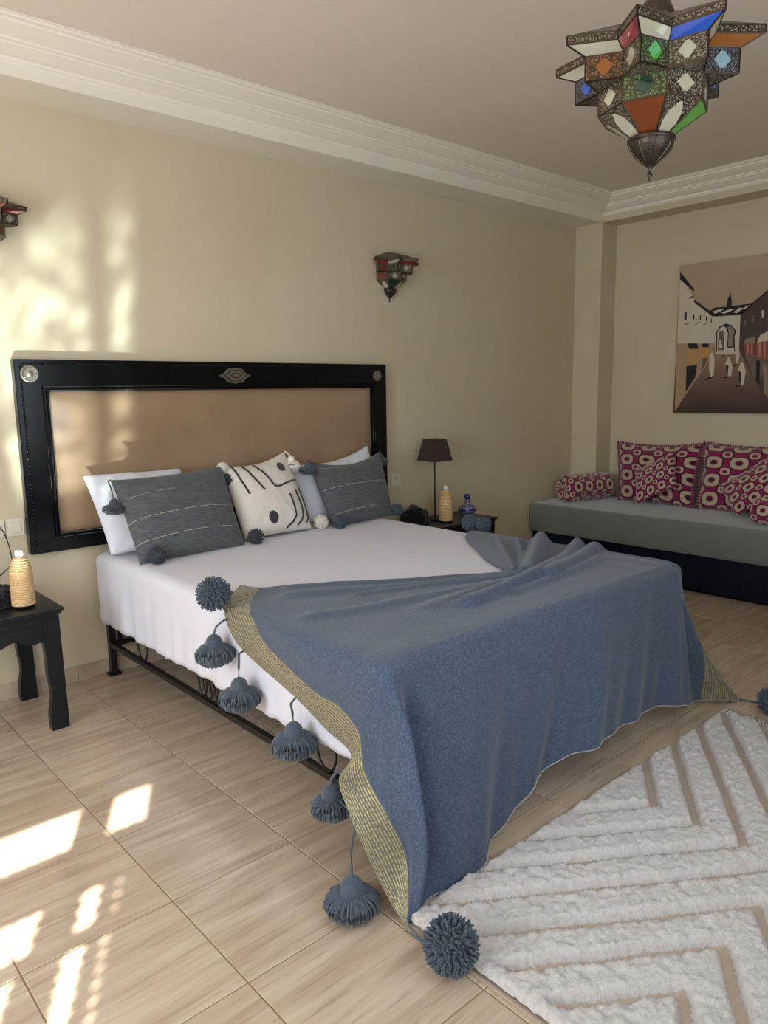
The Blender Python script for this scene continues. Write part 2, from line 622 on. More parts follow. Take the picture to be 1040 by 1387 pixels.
# ------------------------------------------------------------------ bed frame
bed = thing('iron_bed', 'black wrought iron bed frame with ring ornaments under the white mattress', 'bed', (1.2, -1.2, 0))
for (x, y) in ((0.37, -0.035), (1.99, -0.035), (0.37, -2.27), (1.93, -2.10)):
    m = MB()
    m.box(x - 0.017, x + 0.017, y - 0.017, y + 0.017, 0.006, 0.36, 0.002, M_IRON)
    leg = m.build('leg', M_IRON, bed)
    m = MB()
    m.box(x - 0.032, x + 0.032, y - 0.032, y + 0.032, 0.0, 0.012, 0.002, M_IRON)
    m.build('foot_plate', M_IRON, leg)
for x in (0.37, 1.99):
    box_obj('lower_rail', x - 0.013, x + 0.013, -2.25, -0.053, 0.158, 0.184, M_IRON, bed, 0.002)
    box_obj('upper_rail', x - 0.015, x + 0.015, -2.25, -0.053, 0.335, 0.36, M_IRON, bed, 0.002)
for y in (-0.035, -2.27):
    box_obj('lower_rail', 0.388, 1.972, y - 0.013, y + 0.013, 0.158, 0.184, M_IRON, bed, 0.002)
    box_obj('upper_rail', 0.388, 1.972, y - 0.015, y + 0.015, 0.335, 0.36, M_IRON, bed, 0.002)
box_obj('post', 0.41, 0.425, -0.045, -0.025, 0.184, 0.336, M_IRON, bed, 0.002)
def ring(y, z, ry, rz, x=0.37):
    m = MB()
    pts = [(x, y + ry * math.cos(2 * PI * k / 28), z + rz * math.sin(2 * PI * k / 28)) for k in range(29)]
    m.tube(pts, 0.005, 6, M_IRON)
    return m
for x in (0.37, 1.99):
    for (y, ry) in ((-0.44, 0.055), (-1.95, 0.055)):
        ring(y, 0.26, ry, 0.076, x).build('ring', M_IRON, bed)
    for q in range(4):
        yy = -1.13 - 0.05 * (q - 1.5)
        ring(yy, 0.26, 0.035 + 0.012 * (q % 2), 0.076, x).build('scroll', M_IRON, bed)

# headboard
hb = thing('headboard', 'wide black lacquered headboard with beige satin panel and silver studs on the wall', 'headboard', (1.195, -0.03, 0.725))
W_, T_, B_ = 2.39, 1.682, 0.725
ix0, ix1, iz0, iz1 = 0.142, 2.262, 0.815, 1.532
def frame_part(poly):
    m = MB()
    m.prism(poly, 'y', -0.052, -0.002, M_BLACK, 0.004)
    m.build('frame_board', M_BLACK, hb)
frame_part([(0, T_), (W_, T_), (ix1, iz1), (ix0, iz1)])
frame_part([(0, B_), (W_, B_), (ix1, iz0), (ix0, iz0)])
frame_part([(0, B_), (0, T_), (ix0, iz1), (ix0, iz0)])
frame_part([(W_, B_), (W_, T_), (ix1, iz1), (ix1, iz0)])
m = MB()
for inset, dep, r_ in ((0.0, -0.055, 0.006), (-0.018, -0.054, 0.004)):
    x0, x1, z0, z1 = ix0 + inset, ix1 - inset, iz0 + inset, iz1 - inset
    for p, q in (((x0, z0), (x1, z0)), ((x1, z0), (x1, z1)), ((x1, z1), (x0, z1)), ((x0, z1), (x0, z0))):
        m.tube([(p[0], dep, p[1]), (q[0], dep, q[1])], r_, 8, M_BLACK)
m.build('inner_moulding', M_BLACK, hb)
k = NT('champagne_satin', 0.22, spec=0.5, coat=0.3)
v = k.coords(geo=True)
n = k.noise(v, 2.5, 4)
k.base(k.ramp(n, [(0.3, rgb(146, 120, 94)), (0.7, rgb(164, 138, 110))]))
k.l(k.math('MULTIPLY_ADD', k.noise(v, 5, 3), 0.12, 0.18), k.b.inputs['Roughness'])
k.bump(k.noise(v, 9, 2), 0.10, 0.01)
M_SATIN = k.m
m = MB()
nu, nv = 60, 24
pts = []
for i in range(nu + 1):
    row = []
    for j in range(nv + 1):
        u, vv = i / nu, j / nv
        e = (1 - (2 * u - 1) ** 24) * (1 - (2 * vv - 1) ** 12)
        y = -0.022 - 0.018 * e - 0.003 * mnoise.noise(Vector((u * 5, vv * 2.2, 0)))
        row.append(Vector((ix0 - 0.004 + (ix1 - ix0 + 0.008) * u, y, iz0 - 0.004 + (iz1 - iz0 + 0.008) * vv)))
    pts.append(row)
m.grid(pts, M_SATIN)
m.build('upholstered_panel', M_SATIN, hb)
# carved rope beading along the outer edge
m = MB()
def rope(p, q):
    p, q = Vector(p), Vector(q)
    d = q - p
    n_ = int(d.length / 0.018)
    for kk in range(n_):
        c = p + d * ((kk + 0.5) / n_)
        bb = bmesh.new()
        bmesh.ops.create_icosphere(bb, subdivisions=1, radius=0.006)
        bmesh.ops.scale(bb, verts=bb.verts[:], vec=(1.0, 0.6, 1.5) if abs(d.z) > abs(d.x) else (1.5, 0.6, 1.0))
        bmesh.ops.translate(bb, verts=bb.verts[:], vec=c)
        m.add(bb, M_BLACK, smooth=True)
rope((0.028, -0.053, B_ + 0.03), (0.028, -0.053, T_ - 0.03))
rope((W_ - 0.028, -0.053, B_ + 0.03), (W_ - 0.028, -0.053, T_ - 0.03))
rope((0.03, -0.053, T_ - 0.022), (W_ - 0.03, -0.053, T_ - 0.022))
tag(m.build('rope_carving', M_BLACK, hb), kind='stuff')
def stud(x, z, R):
    m = MB()
    prof_ = [(R, 0), (R, 0.006), (R * 0.86, 0.011), (R * 0.78, 0.007), (R * 0.55, 0.012), (R * 0.4, 0.008), (R * 0.22, 0.018), (R * 0.05, 0.02)]
    m.lathe(prof_, 28, M_SILVER)
    for q in range(10):
        a = 2 * PI * q / 10
        bb = bmesh.new()
        bmesh.ops.create_icosphere(bb, subdivisions=1, radius=R * 0.13)
        bmesh.ops.translate(bb, verts=bb.verts[:], vec=(R * 0.66 * math.cos(a), R * 0.66 * math.sin(a), 0.011))
        m.add(bb, M_SILVER, smooth=True)
    bmesh.ops.transform(m.bm, matrix=Matrix.Translation((x, -0.052, z)) @ Matrix.Rotation(PI / 2, 4, 'X'), verts=m.bm.verts[:])
    tag(m.build('round_stud', M_SILVER, hb), 'round silver stud')
stud(0.057 + 0.01, 1.612, 0.043)
stud(2.305, 1.606, 0.036)
m = MB()
dm = [(0.105, 0), (0.07, 0.018), (0.05, 0.045), (0.0, 0.052), (-0.05, 0.045), (-0.07, 0.018), (-0.105, 0), (-0.07, -0.018), (-0.05, -0.045), (0, -0.052), (0.05, -0.045), (0.07, -0.018)]
cx_, cz_ = 1.201, 1.605
for q, (sc_, y0_, y1_) in enumerate(((1, -0.058, -0.050), (0.80, -0.062, -0.057), (0.66, -0.066, -0.060), (0.40, -0.070, -0.063), (0.24, -0.074, -0.068))):
    m.prism([(cx_ + a * sc_, cz_ + b_ * sc_ * 0.85) for a, b_ in dm], 'y', y0_, y1_, M_SILVER if q % 2 == 0 else M_BRASS, 0.001)
tag(m.build('diamond_plaque', M_SILVER, hb), 'silver lobed diamond plaque')

# ------------------------------------------------------------------ fitted sheet over mattress
SX0, SX1, SY0, SY1, SZ = 0.295, 2.045, -2.335, -0.058, 0.70
box_obj_m = box_obj('mattress', SX0 + 0.03, SX1 - 0.03, SY0 + 0.03, SY1 - 0.005, 0.365, 0.67, M_SHEET, None, 0.03)
tag(box_obj_m, 'thick mattress hidden under the white sheet on the iron bed', 'mattress')
def rrect(inset, rad, n_side=70, n_c=10):
    x0, x1, y0, y1 = SX0 + inset, SX1 - inset, SY0 + inset, SY1 - inset
    rad = max(rad, 0.004)
    out = []
    cs = [((x1 - rad, y1 - rad), 0), ((x0 + rad, y1 - rad), PI / 2), ((x0 + rad, y0 + rad), PI), ((x1 - rad, y0 + rad), 3 * PI / 2)]
    for ci in range(4):
        (cx0, cy0), a0 = cs[ci]
        arc = [(cx0 + rad * math.cos(a0 + PI / 2 * t / n_c), cy0 + rad * math.sin(a0 + PI / 2 * t / n_c)) for t in range(n_c + 1)]
        out += arc
        (nx, ny), a1 = cs[(ci + 1) % 4]
        e = (nx + rad * math.cos(a1), ny + rad * math.sin(a1))
        s_ = arc[-1]
        out += [(s_[0] + (e[0] - s_[0]) * t / n_side, s_[1] + (e[1] - s_[1]) * t / n_side) for t in range(1, n_side)]
    return out
m = MB()
loops = []
R_ = 0.05
spec = [(0.6, SZ), (0.45, SZ), (0.3, SZ), (0.2, SZ), (0.12, SZ)]
for q in range(9):
    a = PI / 2 * q / 8
    spec.append((R_ - R_ * math.sin(a), SZ - R_ + R_ * math.cos(a)))
for q in range(1, 17):
    spec.append((0.0, SZ - R_ - (SZ - R_ - 0.335) * q / 16))
for li, (ins, z) in enumerate(spec):
    base_ = rrect(min(ins, 0.8), 0.07)
    row = []
    for (x, y) in base_:
        d = max(0, (SZ - R_ - z)) / 0.32
        ox = Vector((x - 1.17, y + 1.2, 0))
        nrm = Vector((-1 if x < SX0 + 0.1 else (1 if x > SX1 - 0.1 else 0), -1 if y < SY0 + 0.1 else (1 if y > SY1 - 0.06 else 0), 0))
        s_ = (y if abs(nrm.x) else x)
        fold = math.sin(s_ * 55 + 2 * math.sin(s_ * 7)) * 0.5 + mnoise.noise(Vector((s_ * 9, z * 2, 3))) * 1.2
        amp = 0.011 * d ** 1.1
        if nrm.y > 0:
            amp *= 0.1
        p = Vector((x, y, z)) + nrm * (amp * fold)
        if d > 0:
            p.z += 0.012 * d * mnoise.noise(Vector((s_ * 3.1, 0, 7)))
        if ins > 0.02:
            p.z += 0.004 * mnoise.noise(Vector((x * 3, y * 3, 1))) - 0.0015
        row.append(p)
    loops.append(row)
vs = m.grid(loops, M_SHEET, close_v=True)
f = m.bm.faces.new(vs[0])
f.material_index = 0
sheet = m.build('bed_sheet', M_SHEET)
tag(sheet, 'smooth white fitted sheet over the mattress, hanging below its sides', 'sheet')
sm = sheet.modifiers.new('s', 'SOLIDIFY'); sm.thickness = 0.003; sm.offset = 1

# ------------------------------------------------------------------ yarn tufts
rnd = random.Random(5)
def strand(m, p0, d0, length, droop, r, mat, curl=0.15, seg=4):
    pts = []
    d = d0.normalized()
    side = Vector((rnd.uniform(-1, 1), rnd.uniform(-1, 1), rnd.uniform(-1, 1))) * curl
    p = p0.copy()
    for k_ in range(seg + 1):
        pts.append(p.copy())
        d = (d + side / seg + Vector((0, 0, -droop / seg))).normalized()
        p = p + d * (length / seg)
    m.tube(pts, [r] * seg + [r * 0.75], 4, mat, cap=True)
def ball(m, c, R, n, mat, r=0.0038, squash=1.0, droop=0.1, jit=0.18):
    c = Vector(c)
    bb = bmesh.new()
    bmesh.ops.create_icosphere(bb, subdivisions=2, radius=R * 0.72)
    for v_ in bb.verts:
        v_.co.z *= squash
    bmesh.ops.translate(bb, verts=bb.verts[:], vec=c)
    m.add(bb, mat, smooth=True)
    for k_ in range(n):
        z = 1 - 2 * (k_ + 0.5) / n
        a = k_ * 2.39996
        s_ = math.sqrt(1 - z * z)
        d = Vector((s_ * math.cos(a), s_ * math.sin(a), z * squash))
        strand(m, c + d * R * 0.45, d + Vector((rnd.uniform(-jit, jit),) * 3), R * 0.56 * rnd.uniform(0.88, 1.12), droop, r, mat, 0.35, 3)
def skirt(m, top, R, H, n, mat, r=0.0040, axis=Vector((0, 0, -1)), seg=5):
    """strands leave the neck, arch outwards and hang down"""
    top = Vector(top)
    q = Vector((0, 0, -1)).rotation_difference(axis)
    for k_ in range(n):
        a = k_ * 2.39996
        t = math.sqrt((k_ + 0.5) / n)            # 0 centre .. 1 outside
        rr = R * t * rnd.uniform(0.92, 1.06)
        hh = H * (1.0 - 0.34 * t ** 2) * rnd.uniform(0.93, 1.04)
        ca, sa = math.cos(a), math.sin(a)
        pts = []
        for i in range(seg + 1):
            s_ = i / seg
            rad = rr * (math.sin(min(1, s_ * 1.45) * PI / 2) ** 0.75) * (1 - 0.10 * max(0, s_ - 0.55)) + 0.008
            z = -hh * (s_ ** 1.25)
            pts.append(top + q @ Vector((rad * ca, rad * sa, z)))
        m.tube(pts, [r] * seg + [r * 0.7], 4, mat, cap=True)
    bb = bmesh.new()
    bmesh.ops.create_icosphere(bb, subdivisions=2, radius=1)
    for v_ in bb.verts:
        v_.co = top + q @ Vector((v_.co.x * R * 0.84, v_.co.y * R * 0.84, -H * 0.44 + v_.co.z * H * 0.42))
    m.add(bb, mat, smooth=True)
def tassel(top, parent, mat, cord_pts=None, R=0.068, H=0.088, head=0.033, n=300, axis=Vector((0, 0, -1)), name='tassel'):
    top = Vector(top)                 # top of head
    m = MB()
    q = Vector((0, 0, -1)).rotation_difference(axis)
    skirt(m, top + axis * head * 1.2, R, H, n, mat, axis=axis)
    t = m.build(name, mat, parent)
    m = MB()
    prof_ = [(0.004, 0), (head * 0.45, head * 0.10), (head * 0.8, head * 0.42), (head * 0.98, head * 0.95), (head * 1.0, head * 1.35), (head * 0.9, head * 1.6)]
    rows_ = [[top + q @ Vector((rr * math.cos(2 * PI * k_ / 20), rr * math.sin(2 * PI * k_ / 20), -zz)) for k_ in range(20)] for rr, zz in prof_]
    m.grid(rows_, mat, close_v=True)
    m.build('tassel_head', mat, t)
    if cord_pts:
        m = MB()
        m.tube([Vector(p) for p in cord_pts] + [top + axis * 0.004], 0.0042, 6, mat)
        m.build('cord', mat, t)
    return t

# ------------------------------------------------------------------ blanket
TB = 0.716
C0 = [(0.451, -1.277, TB), (0.285, -1.441, 0.692), (0.27, -1.494, 0.613), (0.268, -1.608, 0.552), (0.268, -1.92, 0.475), (0.268, -2.086, 0.418), (0.262, -2.221, 0.383), (0.183, -2.26, 0.346), (0.162, -2.32, 0.292), (0.158, -2.37, 0.233), (0.191, -2.47, 0.052), (0.183, -2.567, 0.006)]
C1 = [(0.49, -1.367, TB), (0.32, -1.569, TB), (0.268, -1.689, 0.683), (0.266, -1.767, 0.62), (0.262, -2.039, 0.538), (0.26, -2.169, 0.529), (0.256, -2.271, 0.478), (0.255, -2.291, 0.378), (0.229, -2.36, 0.345), (0.241, -2.42, 0.265), (0.262, -2.47, 0.150), (0.190, -2.553, 0.006)]
C2 = [(0.581, -1.409, TB), (0.427, -1.635, TB), (0.302, -1.886, 0.712), (0.272, -2.042, 0.706), (0.262, -2.229, 0.706), (0.256, -2.362, 0.700), (0.279, -2.39, 0.64), (0.299, -2.42, 0.529), (0.292, -2.46, 0.408), (0.281, -2.5, 0.279), (0.266, -2.52, 0.168), (0.225, -2.535, 0.006)]
def colm(head, foot, hem, out=0.0):
    """straight run over the bed top, then down the foot end to the hem"""
    pts = []
    for t in (0, .2, .4, .6, .8, 1.0):
        pts.append((head[0] + (foot[0] - head[0]) * t, head[1] + (foot[1] - head[1]) * t, TB if t < 1 else TB - 0.012))
    pts[-1] = (foot[0], foot[1] - 0.025, TB - 0.012)
    for t in (.13, .32, .52, .70, .86, 1.0):
        x = foot[0] + (hem[0] - foot[0]) * t
        y = foot[1] - 0.055 - out * math.sin(t * PI) + (hem[1] - foot[1] + 0.055) * t
        z = TB - 0.03 + (hem[2] - TB + 0.03) * t
        pts.append((x, y, z))
    return pts
C3 = colm((0.80, -1.535), (0.52, -2.335), (0.47, -2.50, 0.006))
C4 = colm((1.06, -1.715), (0.85, -2.335), (0.74, -2.47, 0.060))
C5 = colm((1.36, -1.915), (1.15, -2.335), (1.02, -2.465, 0.165))
C6 = colm((1.52, -1.70), (1.42, -2.335), (1.30, -2.47, 0.175))
C7 = colm((1.70, -1.455), (1.68, -2.335), (1.62, -2.46, 0.155))
C8 = colm((1.86, -1.26), (1.90, -2.335), (1.90, -2.46, 0.120))
C9 = colm((1.99, -1.17), (2.02, -2.33), (2.12, -2.45, 0.055))
CA = [(2.055, -1.16, .70), (2.07, -1.4, .69), (2.07, -1.65, .69), (2.07, -1.9, .69), (2.07, -2.14, .69), (2.075, -2.335, .685),
      (2.085, -2.35, .64), (2.11, -2.365, .55), (2.16, -2.39, .43), (2.22, -2.42, .30), (2.31, -2.465, .15), (2.42, -2.517, .006)]
CB = [(2.075, -1.16, .55), (2.085, -1.4, .50), (2.09, -1.65, .47), (2.09, -1.9, .45), (2.10, -2.12, .43), (2.10, -2.24, .42),
      (2.12, -2.28, .38), (2.14, -2.30, .33), (2.18, -2.33, .26), (2.24, -2.37, .18), (2.32, -2.42, .08), (2.40, -2.47, .006)]
NET = np.array([C0, C1, C2, C3, C4, C5, C6, C7, C8, C9, CA, CB])
def cr(P, n):
    """Catmull-Rom resample along axis 0"""
    P = np.asarray(P, float)
    k_ = len(P)
    t = np.linspace(0, k_ - 1 - 1e-9, n)
    i = t.astype(int)
    f_ = (t - i).reshape((-1,) + (1,) * (P.ndim - 1))
    p0, p1, p2, p3 = P[np.clip(i - 1, 0, k_ - 1)], P[i], P[np.clip(i + 1, 0, k_ - 1)], P[np.clip(i + 2, 0, k_ - 1)]
    return 0.5 * ((2 * p1) + (-p0 + p2) * f_ + (2 * p0 - 5 * p1 + 4 * p2 - p3) * f_ ** 2 + (-p0 + 3 * p1 - 3 * p2 + p3) * f_ ** 3), t
NU, NV = 190, 170
G, tu = cr(NET, NU)
G, tv = cr(G.transpose(1, 0, 2), NV)
G = G.transpose(1, 0, 2)
def dpl(x, y, pl_):
    best = np.full(x.shape, 9.0)
    along = np.zeros(x.shape)
    for (a, b_) in zip(pl_[:-1], pl_[1:]):
        ax, ay = a; bx_, by_ = b_
        L2 = (bx_ - ax) ** 2 + (by_ - ay) ** 2
        t = np.clip(((x - ax) * (bx_ - ax) + (y - ay) * (by_ - ay)) / L2, 0, 1)
        d = np.hypot(x - ax - t * (bx_ - ax), y - ay - t * (by_ - ay))
        best = np.minimum(best, d)
    return best
X, Y, Z = G[..., 0].copy(), G[..., 1].copy(), G[..., 2].copy()
topw = np.clip((Z - 0.66) / 0.04, 0, 1)
ridges = [([(1.384, -1.983), (0.799, -1.731), (0.5, -1.56)], 0.016, 0.030), ([(1.377, -2.066), (0.876, -1.96), (0.527, -1.90), (0.40, -1.85)], 0.017, 0.036),
          ([(1.57, -2.079), (1.114, -2.02), (0.8, -2.06)], 0.016, 0.045),
          ([(1.893, -1.45), (1.62, -1.72), (1.40, -1.95)], 0.026, 0.026), ([(2.05, -1.62), (1.75, -1.80), (1.40, -2.02)], 0.050, 0.032), ([(1.97, -1.52), (1.70, -1.76), (1.42, -1.97)], 0.020, 0.022),
          ([(2.05, -1.84), (1.80, -1.95), (1.35, -2.08), (0.9, -2.13)], 0.040, 0.030), ([(2.05, -1.94), (1.80, -2.01), (1.45, -2.09)], 0.036, 0.036), ([(1.9, -2.06), (1.55, -2.12), (1.15, -2.15)], 0.014, 0.028), ([(1.36, -2.0), (1.0, -1.84), (0.7, -1.75)], 0.012, 0.018),
          ([(1.36, -1.93), (0.95, -1.68), (0.6, -1.45)], 0.010, 0.02)]
dz = np.zeros_like(Z)
for pl_, A_, w_ in ridges:
    d = dpl(X, Y, pl_)
    if A_ >= 0.035:      # plump rounded folds
        prof_r = np.exp(-(d / (w_ * 1.25)) ** 2.8)
        prof_r = prof_r * (1 + 0.12 * np.sin(X * 9 + A_ * 200))
    else:
        prof_r = np.exp(-(d / w_) ** 2)
    dz = np.maximum(dz, A_ * prof_r)
Z = Z + dz * topw
# gentle pleats on the foot drape and side
U = tu[:, None] * np.ones((1, NV))
V = np.ones((NU, 1)) * tv[None, :]
drop = np.clip((V - 5.2) / 5.0, 0, 1)
front = np.clip((U - 2.2) / 0.8, 0, 1) * np.clip((9.6 - U) / 0.8, 0, 1)
pl1 = 0.024 * np.exp(-((X - 0.62 + 0.05 * V) / 0.05) ** 2) + 0.02 * np.sin(U * 2.3 + 0.6) + 0.012 * np.sin(U * 5.1 + 1.0 + 0.3 * V) + 0.007 * np.sin(U * 11 + V * 0.8)
Y = Y - pl1 * drop * front
# corner fold on the left: deep valley right of the corner ridge
cv_ = np.clip((V - 5.5) / 1.6, 0, 1) * np.clip((11.2 - V) / 1.0, 0, 1)
Y = Y + 0.075 * np.exp(-((U - 2.42) / 0.20) ** 2) * cv_ - 0.030 * np.exp(-((U - 2.0) / 0.14) ** 2) * cv_
# valley on the right corner
Y = Y + 0.05 * np.exp(-((U - 9.15) / 0.28) ** 2) * np.clip((V - 6) / 3.0, 0, 1)
nz = np.zeros_like(Z)
for i in range(NU):
    for j in range(NV):
        p = Vector((X[i, j] * 3.2, Y[i, j] * 3.2, Z[i, j] * 3.2))
        nz[i, j] = mnoise.noise(p) + 0.5 * mnoise.noise(p * 2.7)
Z = Z + 0.004 * nz * topw
Y = Y - 0.008 * nz * drop * front
# keep the cloth outside the mattress and above the floor
cl = 0.014
inside = (X > SX0 - cl) & (X < SX1 + cl) & (Y > SY0 - cl) & (Z < SZ + cl)
dl, dr, df, dt = X - (SX0 - cl), (SX1 + cl) - X, Y - (SY0 - cl), (SZ + cl) - Z
mn = np.minimum(np.minimum(dl, dr), np.minimum(df, dt))
X = np.where(inside & (mn == dl), SX0 - cl, X)
X = np.where(inside & (mn == dr), SX1 + cl, X)
Y = np.where(inside & (mn == df), SY0 - cl, Y)
Z = np.where(inside & (mn == dt), SZ + cl, Z)
Z = np.maximum(Z, 0.006)

k = NT('slate_blue_weave', 0.92, spec=0.12, sheen=0.25)
v = k.coords(geo=True)
n = k.noise(v, 140, 5, 0.7)
n2 = k.noise(v, 3.0, 3)
blue = k.ramp(n, [(0.30, rgb(46, 59, 80)), (0.5, rgb(67, 82, 104)), (0.72, rgb(98, 111, 130))])
blue = k.mix(k.math('MULTIPLY', n2, 0.25), blue, rgb(94, 104, 120))
at = k.n('Attribute'); at.attribute_name = 'edge'
e = at.outputs['Fac']
goldm = k.math('LESS_THAN', e, 1.0)
st = k.math('FRACT', k.math('MULTIPLY', e, 13.0))
line = k.math('LESS_THAN', st, 0.42)
vv = k.n('Attribute'); vv.attribute_name = 'along'
dash = k.math('GREATER_THAN', k.noise(v, 160, 3), 0.44)
gm = k.mix(k.math('MULTIPLY', line, dash), rgb(104, 104, 98), rgb(182, 168, 116))
k.base(k.mix(goldm, blue, gm))
k.l(k.math('MULTIPLY', k.math('MULTIPLY', goldm, line), 0.35), k.b.inputs['Metallic'])
k.l(k.math('MULTIPLY_ADD', k.math('MULTIPLY', goldm, line), -0.5, 0.92), k.b.inputs['Roughness'])
k.bump(k.math('ADD', k.noise(v, 500, 2), k.math('MULTIPLY', k.math('MULTIPLY', goldm, line), 0.6)), 0.35, 0.002)
M_BLANKET = k.m

def grid_mesh(X, Y, Z, name, mats, parent=None):
    n1, m1 = X.shape
    co = np.stack([X, Y, Z], -1).reshape(-1, 3)
    idx = np.arange(n1 * m1).reshape(n1, m1)
    q = np.stack([idx[:-1, :-1], idx[1:, :-1], idx[1:, 1:], idx[:-1, 1:]], -1).reshape(-1, 4)
    me = bpy.data.meshes.new(name)
    me.from_pydata(co.tolist(), [], q.tolist())
    for p in me.polygons:
        p.use_smooth = True
    for mm in mats:
        me.materials.append(mm)
    return link(name, me, parent)
bl = grid_mesh(X, Y, Z, 'blanket', [M_BLANKET])
tag(bl, 'slate blue woven throw with gold striped border and yarn tassels draped over the bed foot', 'blanket')
ed = np.minimum(U, 9.0)
RE = np.clip((11.0 - U) / 1.0, 0, 9)             # right border: widens towards the floor corner
gold_r = 0.2 + (X - 2.27) * -14.0 + 1.0
edge = np.where(U < 5, U, np.where((Z < 0.5) & (X > 2.1), 1.0 - (X - 2.205) * 6.0, 3.0))
a1 = bl.data.attributes.new('edge', 'FLOAT', 'POINT')
a1.data.foreach_set('value', edge.reshape(-1).astype(np.float32))
a2 = bl.data.attributes.new('along', 'FLOAT', 'POINT')
a2.data.foreach_set('value', V.reshape(-1).astype(np.float32))
sm = bl.modifiers.new('s', 'SOLIDIFY'); sm.thickness = 0.005; sm.offset = 1

m = MB()
hem_pts = [Vector((float(X[i, -1]), float(Y[i, -1]) - 0.002, float(Z[i, -1]) + 0.003)) for i in range(0, NU, 2)]
m.tube(hem_pts, 0.0022, 5, None)
M_HEM = fabric('pale_selvedge', rgb(150, 152, 158), rgb(176, 176, 178), 120)
tag(m.build('hem_edge', M_HEM, bl), 'pale stitched hem edge')
# tassels of the throw
m = MB(); ball(m, (0.222, -1.475, 0.762), 0.066, 420, M_YARN, squash=0.95)
pb = m.build('pompom', M_YARN, bl)
m = MB(); m.tube([(0.245, -1.475, 0.74), (0.262, -1.47, 0.70), (0.272, -1.468, 0.68)], 0.0042, 6, M_YARN); m.build('cord', M_YARN, pb)
tassel((0.222, -1.455, 0.60), bl, M_YARN, [(0.268, -1.492, 0.66), (0.252, -1.48, 0.652), (0.232, -1.462, 0.63)])
tassel((0.215, -1.64, 0.482), bl, M_YARN, [(0.262, -1.60, 0.56), (0.235, -1.615, 0.56), (0.218, -1.638, 0.52)])
tassel((0.215, -1.98, 0.425), bl, M_YARN, [(0.262, -1.93, 0.48), (0.228, -1.95, 0.475), (0.216, -1.977, 0.45)])
tassel((0.225, -2.165, 0.275), bl, M_YARN, [(0.20, -2.235, 0.355), (0.21, -2.2, 0.325), (0.223, -2.17, 0.295)], R=0.06, H=0.08)
tassel((0.115, -2.395, 0.125), bl, M_YARN, [(0.158, -2.36, 0.235), (0.125, -2.385, 0.20), (0.116, -2.394, 0.15)], R=0.074, H=0.085, head=0.036, n=260)
m = MB(); ball(m, (0.168, -2.735, 0.078), 0.073, 620, M_YARN)
pb = m.build('pompom', M_YARN, bl)
m = MB(); m.tube([(0.183, -2.567, 0.010), (0.175, -2.62, 0.02), (0.170, -2.68, 0.04)], 0.0045, 6, M_YARN); m.build('cord', M_YARN, pb)
m = MB(); ball(m, (2.36, -2.69, 0.072), 0.066, 300, M_YARN)
pb = m.build('pompom', M_YARN, bl)
m = MB(); m.tube([(2.42, -2.52, 0.010), (2.41, -2.58, 0.02), (2.38, -2.65, 0.04)], 0.0045, 6, M_YARN); m.build('cord', M_YARN, pb)
m = MB(); ball(m, (2.075, -1.10, 0.745), 0.050, 220, M_YARN)
ball(m, (2.10, -1.18, 0.742), 0.046, 200, M_YARN)
m.build('pompom', M_YARN, bl)

# ------------------------------------------------------------------ pillows
def pillow(name, TL, TR, BL, BR, thick, mat, label, cat='cushion', group=None, pinch=0.05, wr=0.006, seed=0.0, n=44, uvmat=None, sag=0.0):
    TL, TR, BL, BR = map(Vector, (TL, TR, BL, BR))
    nrm = (TR - BL).cross(TL - BR)
    if nrm.y > 0 and abs(nrm.y) > abs(nrm.x) or (nrm.x > 0 and abs(nrm.x) >= abs(nrm.y)):
        nrm = -nrm
    nrm.normalize()
    m = MB()
    uvl = m.bm.loops.layers.uv.new('UVMap')
    def P(u, v_, side):
        s_, t = 2 * u - 1, 2 * v_ - 1
        s2 = s_ * (1 - pinch * (1 - t * t)) 
        t2 = t * (1 - pinch * (1 - s_ * s_))
        uu, vv_ = (s2 + 1) / 2, (t2 + 1) / 2
        p = BL * (1 - uu) * (1 - vv_) + BR * uu * (1 - vv_) + TL * (1 - uu) * vv_ + TR * uu * vv_
        p.z -= sag * (1 - s_ * s_) * (v_ ** 3)
        h = (max(0, 1 - abs(s_) ** 2.6) ** 0.55) * (max(0, 1 - abs(t) ** 2.6) ** 0.55)
        w2 = mnoise.noise(Vector((u * 4, v_ * 4, seed))) * wr + 0.5 * wr * mnoise.noise(Vector((u * 11, v_ * 9, seed + 5)))
        return p + nrm * side * (thick * h * 0.5 + (w2 * min(1, h * 3)))
    for side in (1, -1):
        rows_ = [[P(i / n, j / n, side) for j in range(n + 1)] for i in range(n + 1)]
        vs = [[m.bm.verts.new(p) for p in r_] for r_ in rows_]
        for i in range(n):
            for j in range(n):
                f_ = m.bm.faces.new((vs[i][j], vs[i + 1][j], vs[i + 1][j + 1], vs[i][j + 1]))
                f_.smooth = True
                for lp, (a, b_) in zip(f_.loops, ((i, j), (i + 1, j), (i + 1, j + 1), (i, j + 1))):
                    lp[uvl].uv = (a / n, b_ / n)
    bmesh.ops.remove_doubles(m.bm, verts=m.bm.verts[:], dist=0.0004)
    o = m.build(name, mat)
    tag(o, label, cat, group)
    return o, P, nrm

